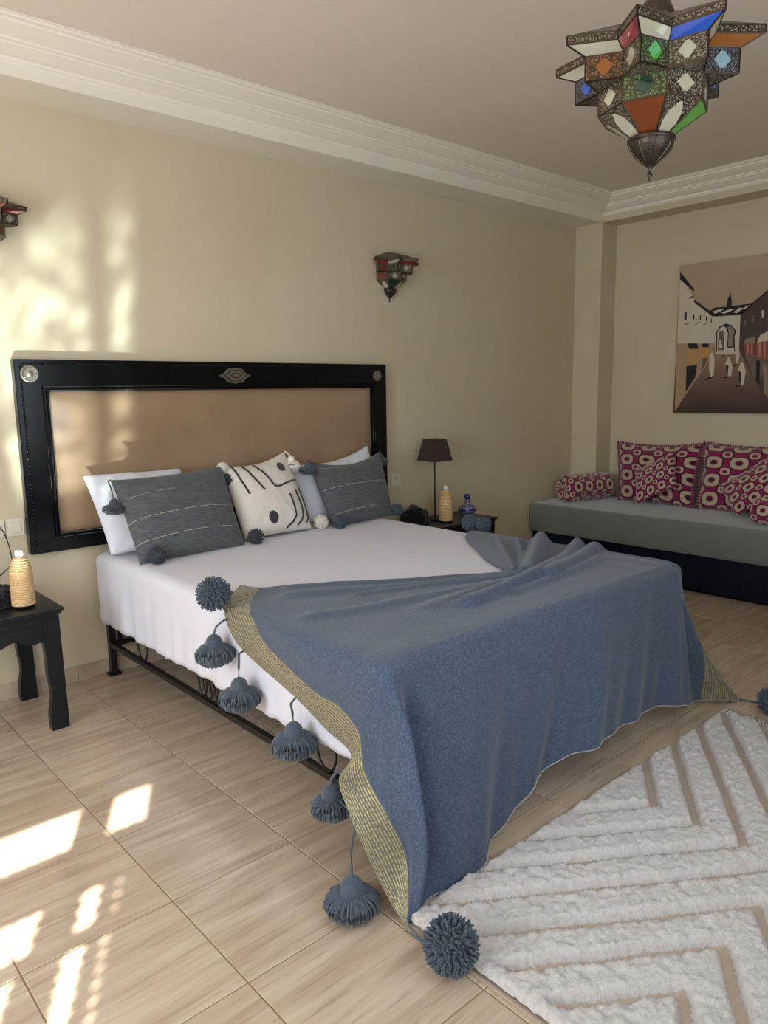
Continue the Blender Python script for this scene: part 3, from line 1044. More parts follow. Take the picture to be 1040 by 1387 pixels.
M_PILLOW = fabric('white_pillowcase', rgb(212, 216, 228), rgb(226, 229, 238), 6, 0.8, 0.15, 0.05, 200)
def grey_pillow_mat(name, lines):
    k = NT(name, 0.92, spec=0.12, sheen=0.2)
    v = k.coords(geo=True)
    mp = k.t.nodes.new('ShaderNodeMapping'); mp.inputs['Scale'].default_value = (1, 1, 14)
    k.l(v, mp.inputs[0])
    n = k.noise(mp.outputs[0], 22, 4, 0.6)
    c = k.ramp(n, [(0.3, rgb(68, 72, 75)), (0.7, rgb(102, 106, 110))])
    uv = k.n('UVMap'); uv.uv_map = 'UVMap'
    sp = k.n('SeparateXYZ'); k.l(uv.outputs[0], sp.inputs[0])
    tot = None
    for (y, x0, x1, wd) in lines:
        a = k.math('LESS_THAN', k.math('ABSOLUTE', k.math('SUBTRACT', sp.outputs[1], y)), wd)
        a = k.math('MULTIPLY', a, k.math('GREATER_THAN', sp.outputs[0], x0))
        a = k.math('MULTIPLY', a, k.math('LESS_THAN', sp.outputs[0], x1))
        tot = a if tot is None else k.math('MAXIMUM', tot, a)
    gap = k.math('GREATER_THAN', k.noise(v, 55, 2), 0.40)
    c = k.mix(k.math('MULTIPLY', k.math('MULTIPLY', tot, gap), 0.75), c, rgb(196, 190, 178))
    k.base(c)
    k.bump(k.noise(v, 380, 2), 0.3, 0.002)
    return k.m
o, P, nm = pillow('pillow', (0.262, -0.10, 1.107), (0.80, -0.10, 1.10), (0.290, -0.33, 0.722), (0.86, -0.33, 0.722), 0.14, M_PILLOW,
    'white pillow leaning on the headboard behind the left grey cushion', 'pillow', 'white pillows against the headboard', 0.03, 0.012, 1)
o, P, nm = pillow('pillow', (1.50, -0.10, 1.075), (2.165, -0.10, 1.145), (1.53, -0.29, 0.722), (2.17, -0.29, 0.722), 0.15, M_PILLOW,
    'white pillow leaning on the headboard behind the right blue-grey cushion', 'pillow', 'white pillows against the headboard', 0.03, 0.010, 2, sag=0.05)

MG1 = grey_pillow_mat('grey_stripe_weave', [(0.72, 0.04, 0.55, 0.0022), (0.45, 0.0, 0.97, 0.0034), (0.20, 0.0, 0.97, 0.003)])
MG2 = grey_pillow_mat('blue_grey_stripe_weave', [(0.86, 0.0, 0.3, 0.003), (0.52, 0.0, 1.0, 0.0035), (0.15, 0.05, 0.9, 0.003)])
gl, P, nm = pillow('cushion', (0.335, -0.27, 1.088), (0.985, -0.23, 1.108), (0.335, -0.56, 0.700), (0.935, -0.52, 0.705), 0.19, MG1,
    'large charcoal grey cushion with thin pale stripes and corner tassels, left on the bed', 'cushion', None, 0.035, 0.008, 3, sag=0.012)
def cush_tassels(o, specs, mat):
    for (c, kind, arg) in specs:
        if kind == 'ball':
            m = MB(); ball(m, c, arg, 190, mat, r=0.0030); m.build('pompom', mat, o)
        else:
            tassel(c, o, mat, arg[0], R=arg[1], H=arg[2], head=arg[3], n=150)
cush_tassels(gl, [((0.318, -0.345, 1.005), 'tassel', ([(0.335, -0.27, 1.088), (0.318, -0.29, 1.085), (0.315, -0.33, 1.05)], 0.050, 0.05, 0.026)),
                  ((0.405, -0.60, 0.745), 'ball', 0.048), ((1.00, -0.53, 0.742), 'ball', 0.045), ((0.985, -0.27, 1.03), 'ball', 0.036)], M_YARN_DARK)
cc, P, nm = pillow('cushion', (0.985, -0.215, 1.105), (1.43, -0.19, 1.155), (0.985, -0.44, 0.715), (1.44, -0.44, 0.715), 0.17, M_CREAM,
    'cream cushion with dark tufted lines and two dots, between the grey cushions', 'cushion', None, 0.02, 0.008, 4, sag=0.035)
def tuft_line(pts, r=0.006):
    m = MB()
    q = []
    for (a, b_) in zip(pts[:-1], pts[1:]):
        for t in np.linspace(0, 1, 10)[:-1]:
            u, v_ = a[0] + (b_[0] - a[0]) * t, a[1] + (b_[1] - a[1]) * t
            q.append(P(u, v_, 1) + nm * 0.002)
    q.append(P(pts[-1][0], pts[-1][1], 1) + nm * 0.002)
    m.tube(q, r, 6, M_DARKSTRIPE)
    m.build('tufted_line', M_DARKSTRIPE, cc)
tuft_line([(0.10, 0.97), (0.13, 0.75), (0.17, 0.52)])
tuft_line([(0.25, 0.95), (0.31, 0.72), (0.38, 0.53)])
tuft_line([(0.41, 0.95), (0.47, 0.80), (0.53, 0.60), (0.56, 0.555), (0.62, 0.545), (0.80, 0.58), (0.97, 0.60)])
tuft_line([(0.73, 0.42), (0.75, 0.25), (0.74, 0.15), (0.67, 0.08), (0.58, 0.03)])
tuft_line([(0.86, 0.46), (0.89, 0.25), (0.87, 0.15), (0.82, 0.09), (0.74, 0.04)])
tuft_line([(0.96, 0.50), (0.985, 0.26), (0.96, 0.12), (0.90, 0.06)], 0.005)
for (u0, v0, ru, rv) in ((0.79, 0.81, 0.065, 0.075), (0.40, 0.17, 0.068, 0.078)):
    m = MB()
    rings_ = []
    for q in range(5):
        rr = q / 4
        rings_.append([P(u0 + ru * rr * math.cos(2 * PI * t / 24), v0 + rv * rr * math.sin(2 * PI * t / 24), 1) + nm * (0.0055 if q < 4 else 0.001) for t in range(24)])
    m.grid(rings_, M_DARKSTRIPE, close_v=True)
    m.build('tufted_dot', M_DARKSTRIPE, cc)
cush_tassels(cc, [((1.448, -0.235, 1.13), 'tassel', ([(1.43, -0.19, 1.155), (1.44, -0.2, 1.15)], 0.045, 0.07, 0.024)), ((0.985, -0.235, 1.09), 'ball', 0.036),
                  ((1.505, -0.44, 0.745), 'ball', 0.044), ((1.03, -0.50, 0.728), 'ball', 0.03)], M_YARN_CREAM)
gr, P, nm = pillow('cushion', (1.582, -0.22, 1.086), (2.185, -0.20, 1.104), (1.575, -0.46, 0.705), (2.10, -0.42, 0.708), 0.17, MG2,
    'blue-grey cushion with pale stripes and tassels at the right end of the headboard', 'cushion', None, 0.035, 0.008, 6, sag=0.05)
cush_tassels(gr, [((1.545, -0.27, 1.085), 'tassel', ([(1.582, -0.22, 1.086), (1.56, -0.24, 1.10), (1.547, -0.265, 1.092)], 0.045, 0.05, 0.022)),
                  ((2.20, -0.20, 1.085), 'tassel', ([(2.185, -0.2, 1.104), (2.197, -0.2, 1.09)], 0.036, 0.055, 0.020)),
                  ((1.60, -0.50, 0.74), 'ball', 0.042), ((2.13, -0.42, 0.742), 'ball', 0.043)], M_YARN)

# ------------------------------------------------------------------ nightstands
def nightstand(x0, x1, y0, y1, label):
    H = 0.57
    t = thing('nightstand', label, 'nightstand', ((x0 + x1) / 2, (y0 + y1) / 2, 0), 'black nightstands')
    m = MB()
    m.box(x0, x1, y0, y1, H - 0.014, H, 0.004, M_NIGHT)
    m.box(x0 + 0.010, x1 - 0.010, y0 + 0.010, y1 - 0.002, H - 0.028, H - 0.013, 0.004, M_NIGHT)
    m.build('table_top', M_NIGHT, t)
    lw = 0.07
    ys = (y0 + 0.018, y1 - 0.06)
    for ix, xo in ((0, x0 + 0.02), (1, x1 - 0.02)):
        for iy, yy in enumerate(ys):
            poly = []
            s_ = 1 if ix == 0 else -1
            flare = 0.006
            poly.append((xo, H - 0.028))
            poly.append((xo - s_ * flare, 0.0))
            for kk in range(15):
                z = 0.0 + (H - 0.15) * kk / 14
                wv = lw - 0.012 * math.sin(min(1, max(0, (z - 0.10) / 0.18)) * PI) * 1.0 + (0.010 if z < 0.09 else 0) * 0
                wv += 0.003 * math.sin(z * 34)
                poly.append((xo + s_ * wv, z))
            poly.append((xo + s_ * lw, H - 0.028))
            m = MB()
            m.prism(poly, 'y', yy, yy + 0.045, M_NIGHT, 0.002)
            m.build('leg', M_NIGHT, t)
    def apron(axis, a0, a1, c0, c1):
        n_ = 48
        poly = [(a0, H - 0.028), (a1, H - 0.028)]
        for kk in range(n_ + 1):
            u = 1 - kk / n_
            d = abs(u - 0.5) * 2
            z = H - 0.028 - 0.105 - 0.028 * max(0, (d - 0.55) / 0.45) - 0.010 * math.cos(d * PI * 3.0) 
            poly.append((a0 + (a1 - a0) * u, z))
        m = MB()
        m.prism(poly, axis, c0, c1, M_NIGHT)
        for zz in (H - 0.055, H - 0.088):
            if axis == 'y':
                m.box(a0, a1, c0 - 0.004, c0 + 0.002, zz - 0.005, zz + 0.005, 0.0015, M_NIGHT)
            else:
                m.box(c0 - 0.004, c0 + 0.002, a0, a1, zz - 0.005, zz + 0.005, 0.0015, M_NIGHT)
        m.build('apron', M_NIGHT, t)
    apron('y', x0 + 0.09, x1 - 0.09, y0 + 0.026, y0 + 0.046)
    apron('y', x0 + 0.09, x1 - 0.09, y1 - 0.05, y1 - 0.03)
    apron('x', y0 + 0.063, y1 - 0.06, x0 + 0.025, x0 + 0.043)
    apron('x', y0 + 0.063, y1 - 0.06, x1 - 0.043, x1 - 0.025)
    return t
nightstand(-0.58, -0.025, -0.553, -0.02, 'black wooden nightstand with scalloped apron, left of the bed')
nightstand(2.43, 3.145, -0.43, -0.02, 'black wooden nightstand right of the bed, beside the grey daybed')

# rope wrapped bottle lamps
k = NT('raffia_cord', 0.75, spec=0.2)
v = k.coords(geo=True)
k.base(k.ramp(k.noise(v, 120, 4), [(0.3, rgb(196, 156, 108)), (0.7, rgb(236, 204, 158))]))
M_RAFFIA = k.m
def bottle(x, y, z, label):
    t = thing('wrapped_bottle', label, 'bottle', (x, y, z), 'cord wrapped bottles')
    m = MB()
    prof_ = []
    H = 0.225
    def rad(h):
        a = h / H
        return 0.049 - 0.003 * a if a < 0.66 else 0.047 - 0.021 * ((a - 0.66) / 0.34) ** 2.0
    m.lathe([(rad(0) - 0.003, 0.0), (rad(0) - 0.003, 0.012)] + [(rad(H * q / 8) - 0.003, H * q / 8 + 0.001) for q in range(1, 9)], 24, M_IRON)
    m.build('glass_core', M_IRON, t)
    m = MB()
    n_ = 20
    for q in range(n_):
        h = 0.012 + (H - 0.012) * q / n_ + 0.004
        r_ = rad(h)
        hh = (H - 0.012) / n_ * 0.5
        for (dr, dz_) in ((0, -hh),):
            prof_.append((r_ - 0.0035, h - hh)); prof_.append((r_ + 0.0008, h - hh * 0.55)); prof_.append((r_ + 0.0018, h)); prof_.append((r_ + 0.0008, h + hh * 0.55))
    prof_.append((0.02, H + 0.003))
    m.lathe(prof_, 28, M_RAFFIA)
    m.build('cord_wrap', M_RAFFIA, t)
    m = MB()
    m.lathe([(0.016, H), (0.016, H + 0.012), (0.0175, H + 0.013), (0.0175, H + 0.032), (0.012, H + 0.036)], 20, M_WHITECAP)
    m.build('cap', M_WHITECAP, t)
    for c in t.children:
        c.matrix_parent_inverse = Matrix.Identity(4)
    return t
bottle(-0.155, -0.42, 0.5705, 'cord wrapped bottle with white cap on the left nightstand')
bottle(2.725, -0.295, 0.5705, 'cord wrapped bottle with white cap on the right nightstand, beside the lamp')

# table lamp
lamp = thing('table_lamp', 'slim table lamp with tapered dark brown square shade on the right nightstand', 'lamp', (2.72, -0.19, 0.57))
m = MB(); m.lathe([(0.04, 0.5705), (0.04, 0.580), (0.036, 0.584), (0.008, 0.590)], 24, M_IRON, (2.72, -0.19)); m.build('base', M_IRON, lamp)
m = MB(); m.tube([(2.72, -0.19, 0.585), (2.72, -0.19, 1.10)], 0.0055, 8, M_IRON); m.build('pole', M_IRON, lamp)
m = MB()
def sq(h, z):
    return [Vector((2.72 + a * h, -0.19 + b_ * h, z)) for a, b_ in ((-1, -1), (1, -1), (1, 1), (-1, 1))]
m.grid([sq(0.090, 1.005), sq(0.060, 1.16)], M_SHADE, close_v=True, smooth=False)
o = m.build('lamp_shade', M_SHADE, lamp)
sm = o.modifiers.new('s', 'SOLIDIFY'); sm.thickness = 0.003
m = MB()
for a in ((1, 1), (-1, 1), (1, -1), (-1, -1)):
    m.tube([(2.72, -0.19, 1.10), (2.72 + a[0] * 0.070, -0.19 + a[1] * 0.070, 1.10)], 0.002, 5, M_IRON)
m.build('shade_carrier', M_IRON, lamp)

# blue glass perfume bottle
k = NT('cobalt_glass', 0.12, spec=0.7, coat=0.5)
v = k.coords(geo=True)
uvw = k.n('SeparateXYZ'); k.l(v, uvw.inputs[0])
vo = k.t.nodes.new('ShaderNodeTexVoronoi'); vo.inputs['Scale'].default_value = 70; vo.feature = 'DISTANCE_TO_EDGE'; k.l(v, vo.inputs['Vector'])
z = uvw.outputs[2]
band = k.math('LESS_THAN', k.math('ABSOLUTE', k.math('SUBTRACT', z, 0.622)), 0.006)
body = k.math('LESS_THAN', z, 0.70)
filig = k.math('MULTIPLY', k.math('LESS_THAN', vo.outputs['Distance'], 0.09), body)
filig = k.math('MULTIPLY', filig, k.math('SUBTRACT', 1.0, band))
k.base(k.mix(k.math('MULTIPLY', filig, 0.7), rgb(24, 26, 110), rgb(190, 176, 190)))
M_COBALT = k.m
pbt = thing('perfume_bottle', 'small round cobalt blue ornamental bottle with stopper on the right nightstand', 'bottle', (3.03, -0.225, 0.57))
m = MB()
m.lathe([(0.03, 0.5705), (0.034, 0.574), (0.028, 0.580), (0.052, 0.592), (0.067, 0.610), (0.070, 0.622), (0.064, 0.636), (0.044, 0.652), (0.026, 0.662), (0.020, 0.672), (0.019, 0.695), (0.024, 0.700)], 32, M_COBALT, (3.03, -0.225))
m.build('body', M_COBALT, pbt)
m = MB()
m.lathe([(0.012, 0.698), (0.020, 0.704), (0.026, 0.714), (0.024, 0.727), (0.014, 0.735), (0.003, 0.737)], 24, M_COBALT, (3.03, -0.225))
m.build('stopper', M_COBALT, pbt)

# crumpled black wool heaps
def heap(c, sx_, sy_, sz_, label, seed):
    m = MB()
    bb = bmesh.new()
    bmesh.ops.create_icosphere(bb, subdivisions=5, radius=1)
    for v_ in bb.verts:
        p = v_.co.copy()
        d = 1 + 0.20 * mnoise.noise(p * 1.8 + Vector((seed, 0, 0))) + 0.13 * mnoise.noise(p * 5 + Vector((seed, 3, 0))) + 0.06 * abs(mnoise.noise(p * 12))
        v_.co = Vector((p.x * sx_ * d, p.y * sy_ * d, max(-0.0, (p.z * d + 0.25)) * sz_))
    bmesh.ops.translate(bb, verts=bb.verts[:], vec=c)
    m.add(bb, M_BLACKFUR, smooth=True)
    return tag(m.build('wool_bundle', M_BLACKFUR), label, 'cloth')
heap((2.54, -0.165, 0.571), 0.105, 0.085, 0.095, 'crumpled black wool bundle on the right nightstand behind the wrapped bottle', 1)
heap((-0.27, -0.30, 0.571), 0.10, 0.10, 0.085, 'crumpled black wool bundle on the left nightstand beside the wrapped bottle', 4)

# wall plates
def plate(name, x0, x1, z0, z1, label, cat, kind):
    t = thing(name, label, cat, ((x0 + x1) / 2, 0, (z0 + z1) / 2))
    box_obj('cover_plate', x0, x1, -0.009, -0.0005, z0, z1, M_PLASTIC, t, 0.002)
    cx0, cz0 = (x0 + x1) / 2, (z0 + z1) / 2
    if kind == 'switch':
        box_obj('rocker', cx0 - 0.026, cx0 + 0.026, -0.013, -0.008, cz0 - 0.028, cz0 + 0.028, M_PLASTIC, t, 0.002)
    else:
        m = MB()
        m.lathe([(0.022, 0), (0.022, 0.003), (0.019, 0.003), (0.018, 0.0005), (0.001, 0.0005)], 24, M_PLASTIC)
        bmesh.ops.transform(m.bm, matrix=Matrix.Translation((cx0, -0.009, cz0)) @ Matrix.Rotation(PI / 2, 4, 'X'), verts=m.bm.verts[:])
        m.build('socket_ring', M_PLASTIC, t)
        m = MB()
        for dx in (-0.009, 0.009):
            m.tube([(cx0 + dx, -0.0125, cz0), (cx0 + dx, -0.0095, cz0)], 0.003, 8, M_IRON)
        m.build('socket_hole', M_IRON, t)
    return t
plate('light_switch', -0.092, -0.008, 0.824, 0.912, 'cream light switch on the wall just left of the headboard', 'switch', 'switch')
plate('wall_socket', -0.184, -0.098, 0.824, 0.912, 'cream power socket left of the light switch, with a black cord', 'socket', 'socket')
plate('wall_socket', 2.465, 2.553, 0.832, 0.920, 'cream power socket on the wall right of the headboard', 'socket', 'socket')
m = MB()
cp = [(-0.141, -0.014, 0.868), (-0.136, -0.035, 0.885), (-0.118, -0.04, 0.868), (-0.103, -0.035, 0.825), (-0.091, -0.03, 0.775), (-0.086, -0.03, 0.735), (-0.085, -0.03, 0.705), (-0.098, -0.03, 0.68), (-0.125, -0.04, 0.662), (-0.17, -0.07, 0.64), (-0.24, -0.16, 0.61), (-0.33, -0.21, 0.58)]
cpn, _ = cr(np.array(cp), 50)
m.tube([Vector(p) for p in cpn.tolist()], 0.0028, 6, M_IRON)
tag(m.build('power_cord', M_IRON), 'thin black cord looping from the left socket down to the nightstand', 'cord')

# ------------------------------------------------------------------ rug
RX0, RX1, RY0, RY1 = 0.20, 2.215, -4.0, -2.515
k = NT('ivory_pile', 0.95, spec=0.1, sheen=0.4)
v = k.coords(geo=True)
n = k.noise(v, 70, 5, 0.7)
k.base(k.ramp(n, [(0.25, rgb(214, 206, 200)), (0.55, rgb(238, 233, 230)), (0.8, rgb(248, 245, 243))]))
k.bump(k.noise(v, 130, 5, 0.75), 1.0, 0.010)
M_PILE = k.m
M_RUGBASE = fabric('beige_rug_backing', rgb(166, 148, 134), rgb(190, 173, 158), 90, 0.95, 0.1, 0.5, 250)
rug = thing('rug', 'ivory shaggy rug with carved diamond grooves on the floor at the bed foot', 'rug', ((RX0 + RX1) / 2, (RY0 + RY1) / 2, 0))
box_obj('rug_backing', RX0, RX1, RY0, RY1, 0.0005, 0.007, M_RUGBASE, rug, 0.002)
px, py = 1.08, 0.62
cell = 0.0075
nx, ny = int((RX1 - RX0) / cell), int((RY1 - RY0) / cell)
gx_ = np.linspace(RX0 + 0.008, RX1 - 0.01, nx)
gy_ = np.linspace(RY0 + 0.01, RY1 - 0.006, ny)
GX, GY = np.meshgrid(gx_, gy_, indexing='ij')
wob = np.zeros_like(GX); hn = np.zeros_like(GX); hn2 = np.zeros_like(GX)
for i in range(nx):
    for j in range(ny):
        p = Vector((gx_[i], gy_[j], 0))
        wob[i, j] = mnoise.noise(p * 9)
        hn[i, j] = mnoise.noise(Vector((p.x * 30, p.y * 46, 2.0)))
        hn2[i, j] = mnoise.noise(p * 75) + 0.7 * mnoise.noise(p * 160)
cents = []
for a in range(-3, 4):
    for b_ in range(0, 4):
        if (a + b_) % 2 == 0:
            cents.append((1.25 + 1.08 * a, -2.56 - 0.62 * b_))
D = np.full(GX.shape, 9.0)
W2 = np.zeros(GX.shape, int)
ds = np.stack([0.69 * np.abs(GX - cx0) + np.abs(GY - cy0) for cx0, cy0 in cents])
for q_, (cx0, cy0) in enumerate(cents):
    if cy0 == -2.56:
        ds[q_] = 0.69 * np.abs(GX - cx0) + (cy0 - GY)
odd = np.array([abs(round((c_[1] + 2.56) / 0.62)) % 2 for c_ in cents]) * 0.072
W2 = ds.argmin(0)
D = ds.min(0) + odd[W2] + wob * 0.008
per = 0.158
ph = D / per
band = np.where(ph > 4 - 0.05, 4, np.floor(ph)).astype(int)
frac = ph - np.round(ph)
dist = np.abs(frac) * per / 1.21
dist = np.where(ph > 4.35, 1.0, dist)
dist = np.where((ph < 0.4) , 1.0, dist)
bord = (GX < RX0 + 0.085)
dist = np.where(bord, np.maximum(dist, (RX0 + 0.085 - GX) * 0.6), dist)
gw = 0.0165
hgt = np.clip((dist - gw) / 0.014, 0, 1)
hgt = np.sqrt(1 - (1 - hgt) ** 2)
edged = np.minimum(np.minimum(GX - RX0, RX1 - GX), np.minimum(RY1 - GY, GY - RY0))
hgt = hgt * np.clip(edged / 0.02, 0, 1)
HZ = 0.006 + hgt * (0.028 + 0.0070 * hn + 0.0058 * hn2)
PX = GX + 0.004 * hn2 * hgt
PY = GY + 0.004 * hn * hgt
# one child per pile band that the grooves separate
idx = np.arange(nx * ny).reshape(nx, ny)
q = np.stack([idx[:-1, :-1], idx[1:, :-1], idx[1:, 1:], idx[:-1, 1:]], -1).reshape(-1, 4)
fb = (W2 * 10 + band)
fb = np.where(ph >= 3.95, 999, fb)
fb = np.where(bord, 998, fb)
fkey = fb[:-1, :-1].reshape(-1)
fh = np.maximum.reduce([hgt[:-1, :-1], hgt[1:, :-1], hgt[1:, 1:], hgt[:-1, 1:]]).reshape(-1)
co = np.stack([PX, PY, HZ], -1).reshape(-1, 3)
for kk in np.unique(fkey):
    sel = q[(fkey == kk) & (fh > 0.0)]
    if len(sel) < 30:
        continue
    used, inv = np.unique(sel, return_inverse=True)
    me = bpy.data.meshes.new('pile_band')
    me.from_pydata(co[used].tolist(), [], inv.reshape(-1, 4).tolist())
    for p in me.polygons:
        p.use_smooth = True
    me.materials.append(M_PILE)
    link('pile_band', me, rug)
m = MB()
for q_ in range(150):
    y = RY1 - 0.01 - q_ * 0.0098
    strand(m, Vector((RX1 - 0.01, y, 0.012)), Vector((1, rnd.uniform(-.5, .5), 0.25)), rnd.uniform(0.05, 0.07), 0.5, 0.0035, M_PILE, 0.3, 4)
tag(m.build('fringe', M_PILE, rug), kind='stuff')

# ------------------------------------------------------------------ daybed
day = thing('daybed', 'long low daybed with sage green velvet mattress on a navy black base', 'sofa', (4.5, -1.9, 0))
SF, SB = 4.055, 4.905
def notch(x0, inset):
    return [(x0, YB + 0.3), (SB - inset, YB + 0.3), (SB - inset, -CD - 0.008), (CX - 0.008, -CD - 0.008), (CX - 0.008, -0.012), (x0, -0.012)]
def rounded_prism(poly, z0, z1, bev, mat, name, parent):
    b = bmesh.new()
    A = [b.verts.new((p[0], p[1], z0)) for p in poly]
    B = [b.verts.new((p[0], p[1], z1)) for p in poly]
    n_ = len(poly)
    b.faces.new(A); b.faces.new(B)
    for i in range(n_):
        b.faces.new((A[i], A[(i + 1) % n_], B[(i + 1) % n_], B[i]))
    bmesh.ops.recalc_face_normals(b, faces=b.faces[:])
    bmesh.ops.bevel(b, geom=b.edges[:], offset=bev, segments=5, affect='EDGES', profile=0.55)
    m = MB()
    m.add(b, mat, smooth=True)
    return m.build(name, mat, parent)
rounded_prism(notch(SF, 0), 0.292, 0.535, 0.035, M_VELVET, 'seat_mattress', day)
rounded_prism(notch(SF + 0.06, 0), 0.03, 0.290, 0.006, M_NAVY, 'base_board', day)
rounded_prism(notch(SF + 0.095, 0), 0.0, 0.035, 0.002, M_NAVY, 'plinth', day)

def brocade():
    k = NT('magenta_brocade', 0.7, spec=0.3, sheen=0.5)
    uv = k.n('UVMap'); uv.uv_map = 'UVMap'
    sp = k.n('SeparateXYZ'); k.l(uv.outputs[0], sp.inputs[0])
    def cells(sx_, ox, oy):
        u = k.math('SUBTRACT', k.math('FRACT', k.math('ADD', k.math('MULTIPLY', sp.outputs[0], sx_), ox)), 0.5)
        v_ = k.math('SUBTRACT', k.math('FRACT', k.math('ADD', k.math('MULTIPLY', sp.outputs[1], sx_), oy)), 0.5)
        u, v_ = k.math('ABSOLUTE', u), k.math('ABSOLUTE', v_)
        d = k.math('POWER', k.math('ADD', k.math('POWER', u, 3.0), k.math('POWER', v_, 3.0)), 1 / 3)
        r = k.math('SQRT', k.math('ADD', k.math('MULTIPLY', u, u), k.math('MULTIPLY', v_, v_)))
        return d, r
    cream, mag, dark = rgb(190, 172, 148), rgb(136, 10, 80), rgb(56, 6, 28)
    d1, r1 = cells(3.6, 0, 0)
    d2, r2_ = cells(3.6, 0.5, 0.5)
    c = k.mix(k.math('LESS_THAN', d1, 0.38), mag, dark)
    c = k.mix(k.math('LESS_THAN', d1, 0.335), c, cream)
    c = k.mix(k.math('LESS_THAN', r1, 0.155), c, mag)
    c = k.mix(k.math('LESS_THAN', r1, 0.11), c, dark)
    c = k.mix(k.math('LESS_THAN', d2, 0.24), c, dark)
    c = k.mix(k.math('LESS_THAN', d2, 0.20), c, cream)
    c = k.mix(k.math('LESS_THAN', r2_, 0.105), c, mag)
    k.base(c)
    v = k.coords(geo=True)
    k.bump(k.noise(v, 200, 3), 0.25, 0.002)
    return k.m
M_BROC = brocade()
M_MAG = fabric('magenta_fringe', rgb(120, 18, 66), rgb(158, 40, 100), 60)
def fringe_edge(o, P, edges):
    m = MB()
    for (a, b_) in edges:
        n_ = 46
        for q_ in range(n_):
            t = q_ / (n_ - 1)
            u, v_ = a[0] + (b_[0] - a[0]) * t, a[1] + (b_[1] - a[1]) * t
            p = P(u, v_, 1)
            c = P(0.5, 0.5, 1)
            c2 = P(0.5 if a[0] != b_[0] else u, 0.5 if a[1] != b_[1] else v_, 1)
            out = (p - (P(0.5, v_, 1) if a[0] == b_[0] else P(u, 0.5, 1)))
            out.normalize()
            m.tube([p - out * 0.006, p + out * 0.018], 0.005, 4, M_MAG)
    tag(m.build('fringe', M_MAG, o), kind='stuff')
def sofa_cushion(TL, TR, BL, BR, th, label, seed, group, edges=(((0, 0), (0, 1)), ((0, 1), (1, 1)), ((1, 0), (1, 1)))):
    o, P, nrm = pillow('brocade_cushion', TL, TR, BL, BR, th, M_BROC, label, 'cushion', group, 0.03, 0.008, seed, 36, sag=0.02)
    fringe_edge(o, P, edges)
    return o
GS = 'magenta brocade cushions on the daybed'
sofa_cushion((4.84, -0.385, 1.02), (4.84, -1.13, 1.03), (4.66, -0.52, 0.545), (4.64, -1.16, 0.545), 0.15, 'magenta brocade cushion on the daybed against the wall, next to the bolster', 11, GS)
sofa_cushion((4.84, -1.16, 1.045), (4.84, -1.93, 1.05), (4.64, -1.22, 0.545), (4.64, -1.93, 0.545), 0.15, 'magenta brocade cushion against the wall below the painting, right of the first', 12, GS)
sofa_cushion((4.61, -0.68, 0.83), (4.66, -0.985, 0.99), (4.42, -0.81, 0.555), (4.50, -1.11, 0.73), 0.08, 'small magenta brocade cushion lying tilted on one corner, front of the left wall cushion', 13, GS, edges=())
sofa_cushion((4.58, -1.40, 0.75), (4.64, -1.79, 1.04), (4.40, -1.62, 0.55), (4.46, -1.98, 0.81), 0.09, 'magenta brocade cushion tilted on one corner, in front of the right wall cushion', 14, GS, edges=())
def bolster(x0, x1, y, z, R, label, axis='x', ang=0.0):
    m = MB()
    uvl = m.bm.loops.layers.uv.new('UVMap')
    prof_ = [(0.0, 0.02), (0.35 * R, 0.004), (0.7 * R, 0.0), (0.88 * R, 0.010), (0.97 * R, 0.03), (R, 0.06)]
    L = x1 - x0
    prof_ = prof_ + [(R, L * t) for t in (0.3, 0.5, 0.7)] + [(r_, L - a) for r_, a in reversed(prof_)]
    n_ = 36
    rows_ = []
    for (r_, a) in prof_:
        rows_.append([m.bm.verts.new((x0 + a, y + r_ * math.cos(2 * PI * q / n_), z + r_ * math.sin(2 * PI * q / n_)) if axis == 'x' else
                      (y + r_ * math.cos(2 * PI * q / n_), x0 + a, z + r_ * math.sin(2 * PI * q / n_))) for q in range(n_)])
    s_ = 0.0
    acc = [0.0]
    for (a, b_) in zip(prof_[:-1], prof_[1:]):
        acc.append(acc[-1] + math.hypot(a[0] - b_[0], a[1] - b_[1]))
    for i in range(len(rows_) - 1):
        for j in range(n_):
            try:
                f_ = m.bm.faces.new((rows_[i][j], rows_[i + 1][j], rows_[i + 1][(j + 1) % n_], rows_[i][(j + 1) % n_]))
            except ValueError:
                continue
            f_.smooth = True
            for lp, (a, b_) in zip(f_.loops, ((i, j), (i + 1, j), (i + 1, j + 1), (i, j + 1))):
                lp[uvl].uv = (acc[a] / 0.42, b_ / n_ * 1.5)
    bmesh.ops.remove_doubles(m.bm, verts=m.bm.verts[:], dist=0.0004)
    if ang:
        bmesh.ops.rotate(m.bm, verts=m.bm.verts[:], cent=(x0, y, z), matrix=Matrix.Rotation(ang, 3, 'Z'))
    return tag(m.build('bolster', M_BROC), label, 'cushion')
bolster(4.235, 4.74, -0.235, 0.652, 0.118, 'magenta and cream brocade bolster lying at the left end of the daybed', 'x', -0.25)
bolster(-2.45, -1.80, 4.27, 0.632, 0.098, 'magenta brocade bolster end at the right edge, in front of the tilted cushion', 'y')

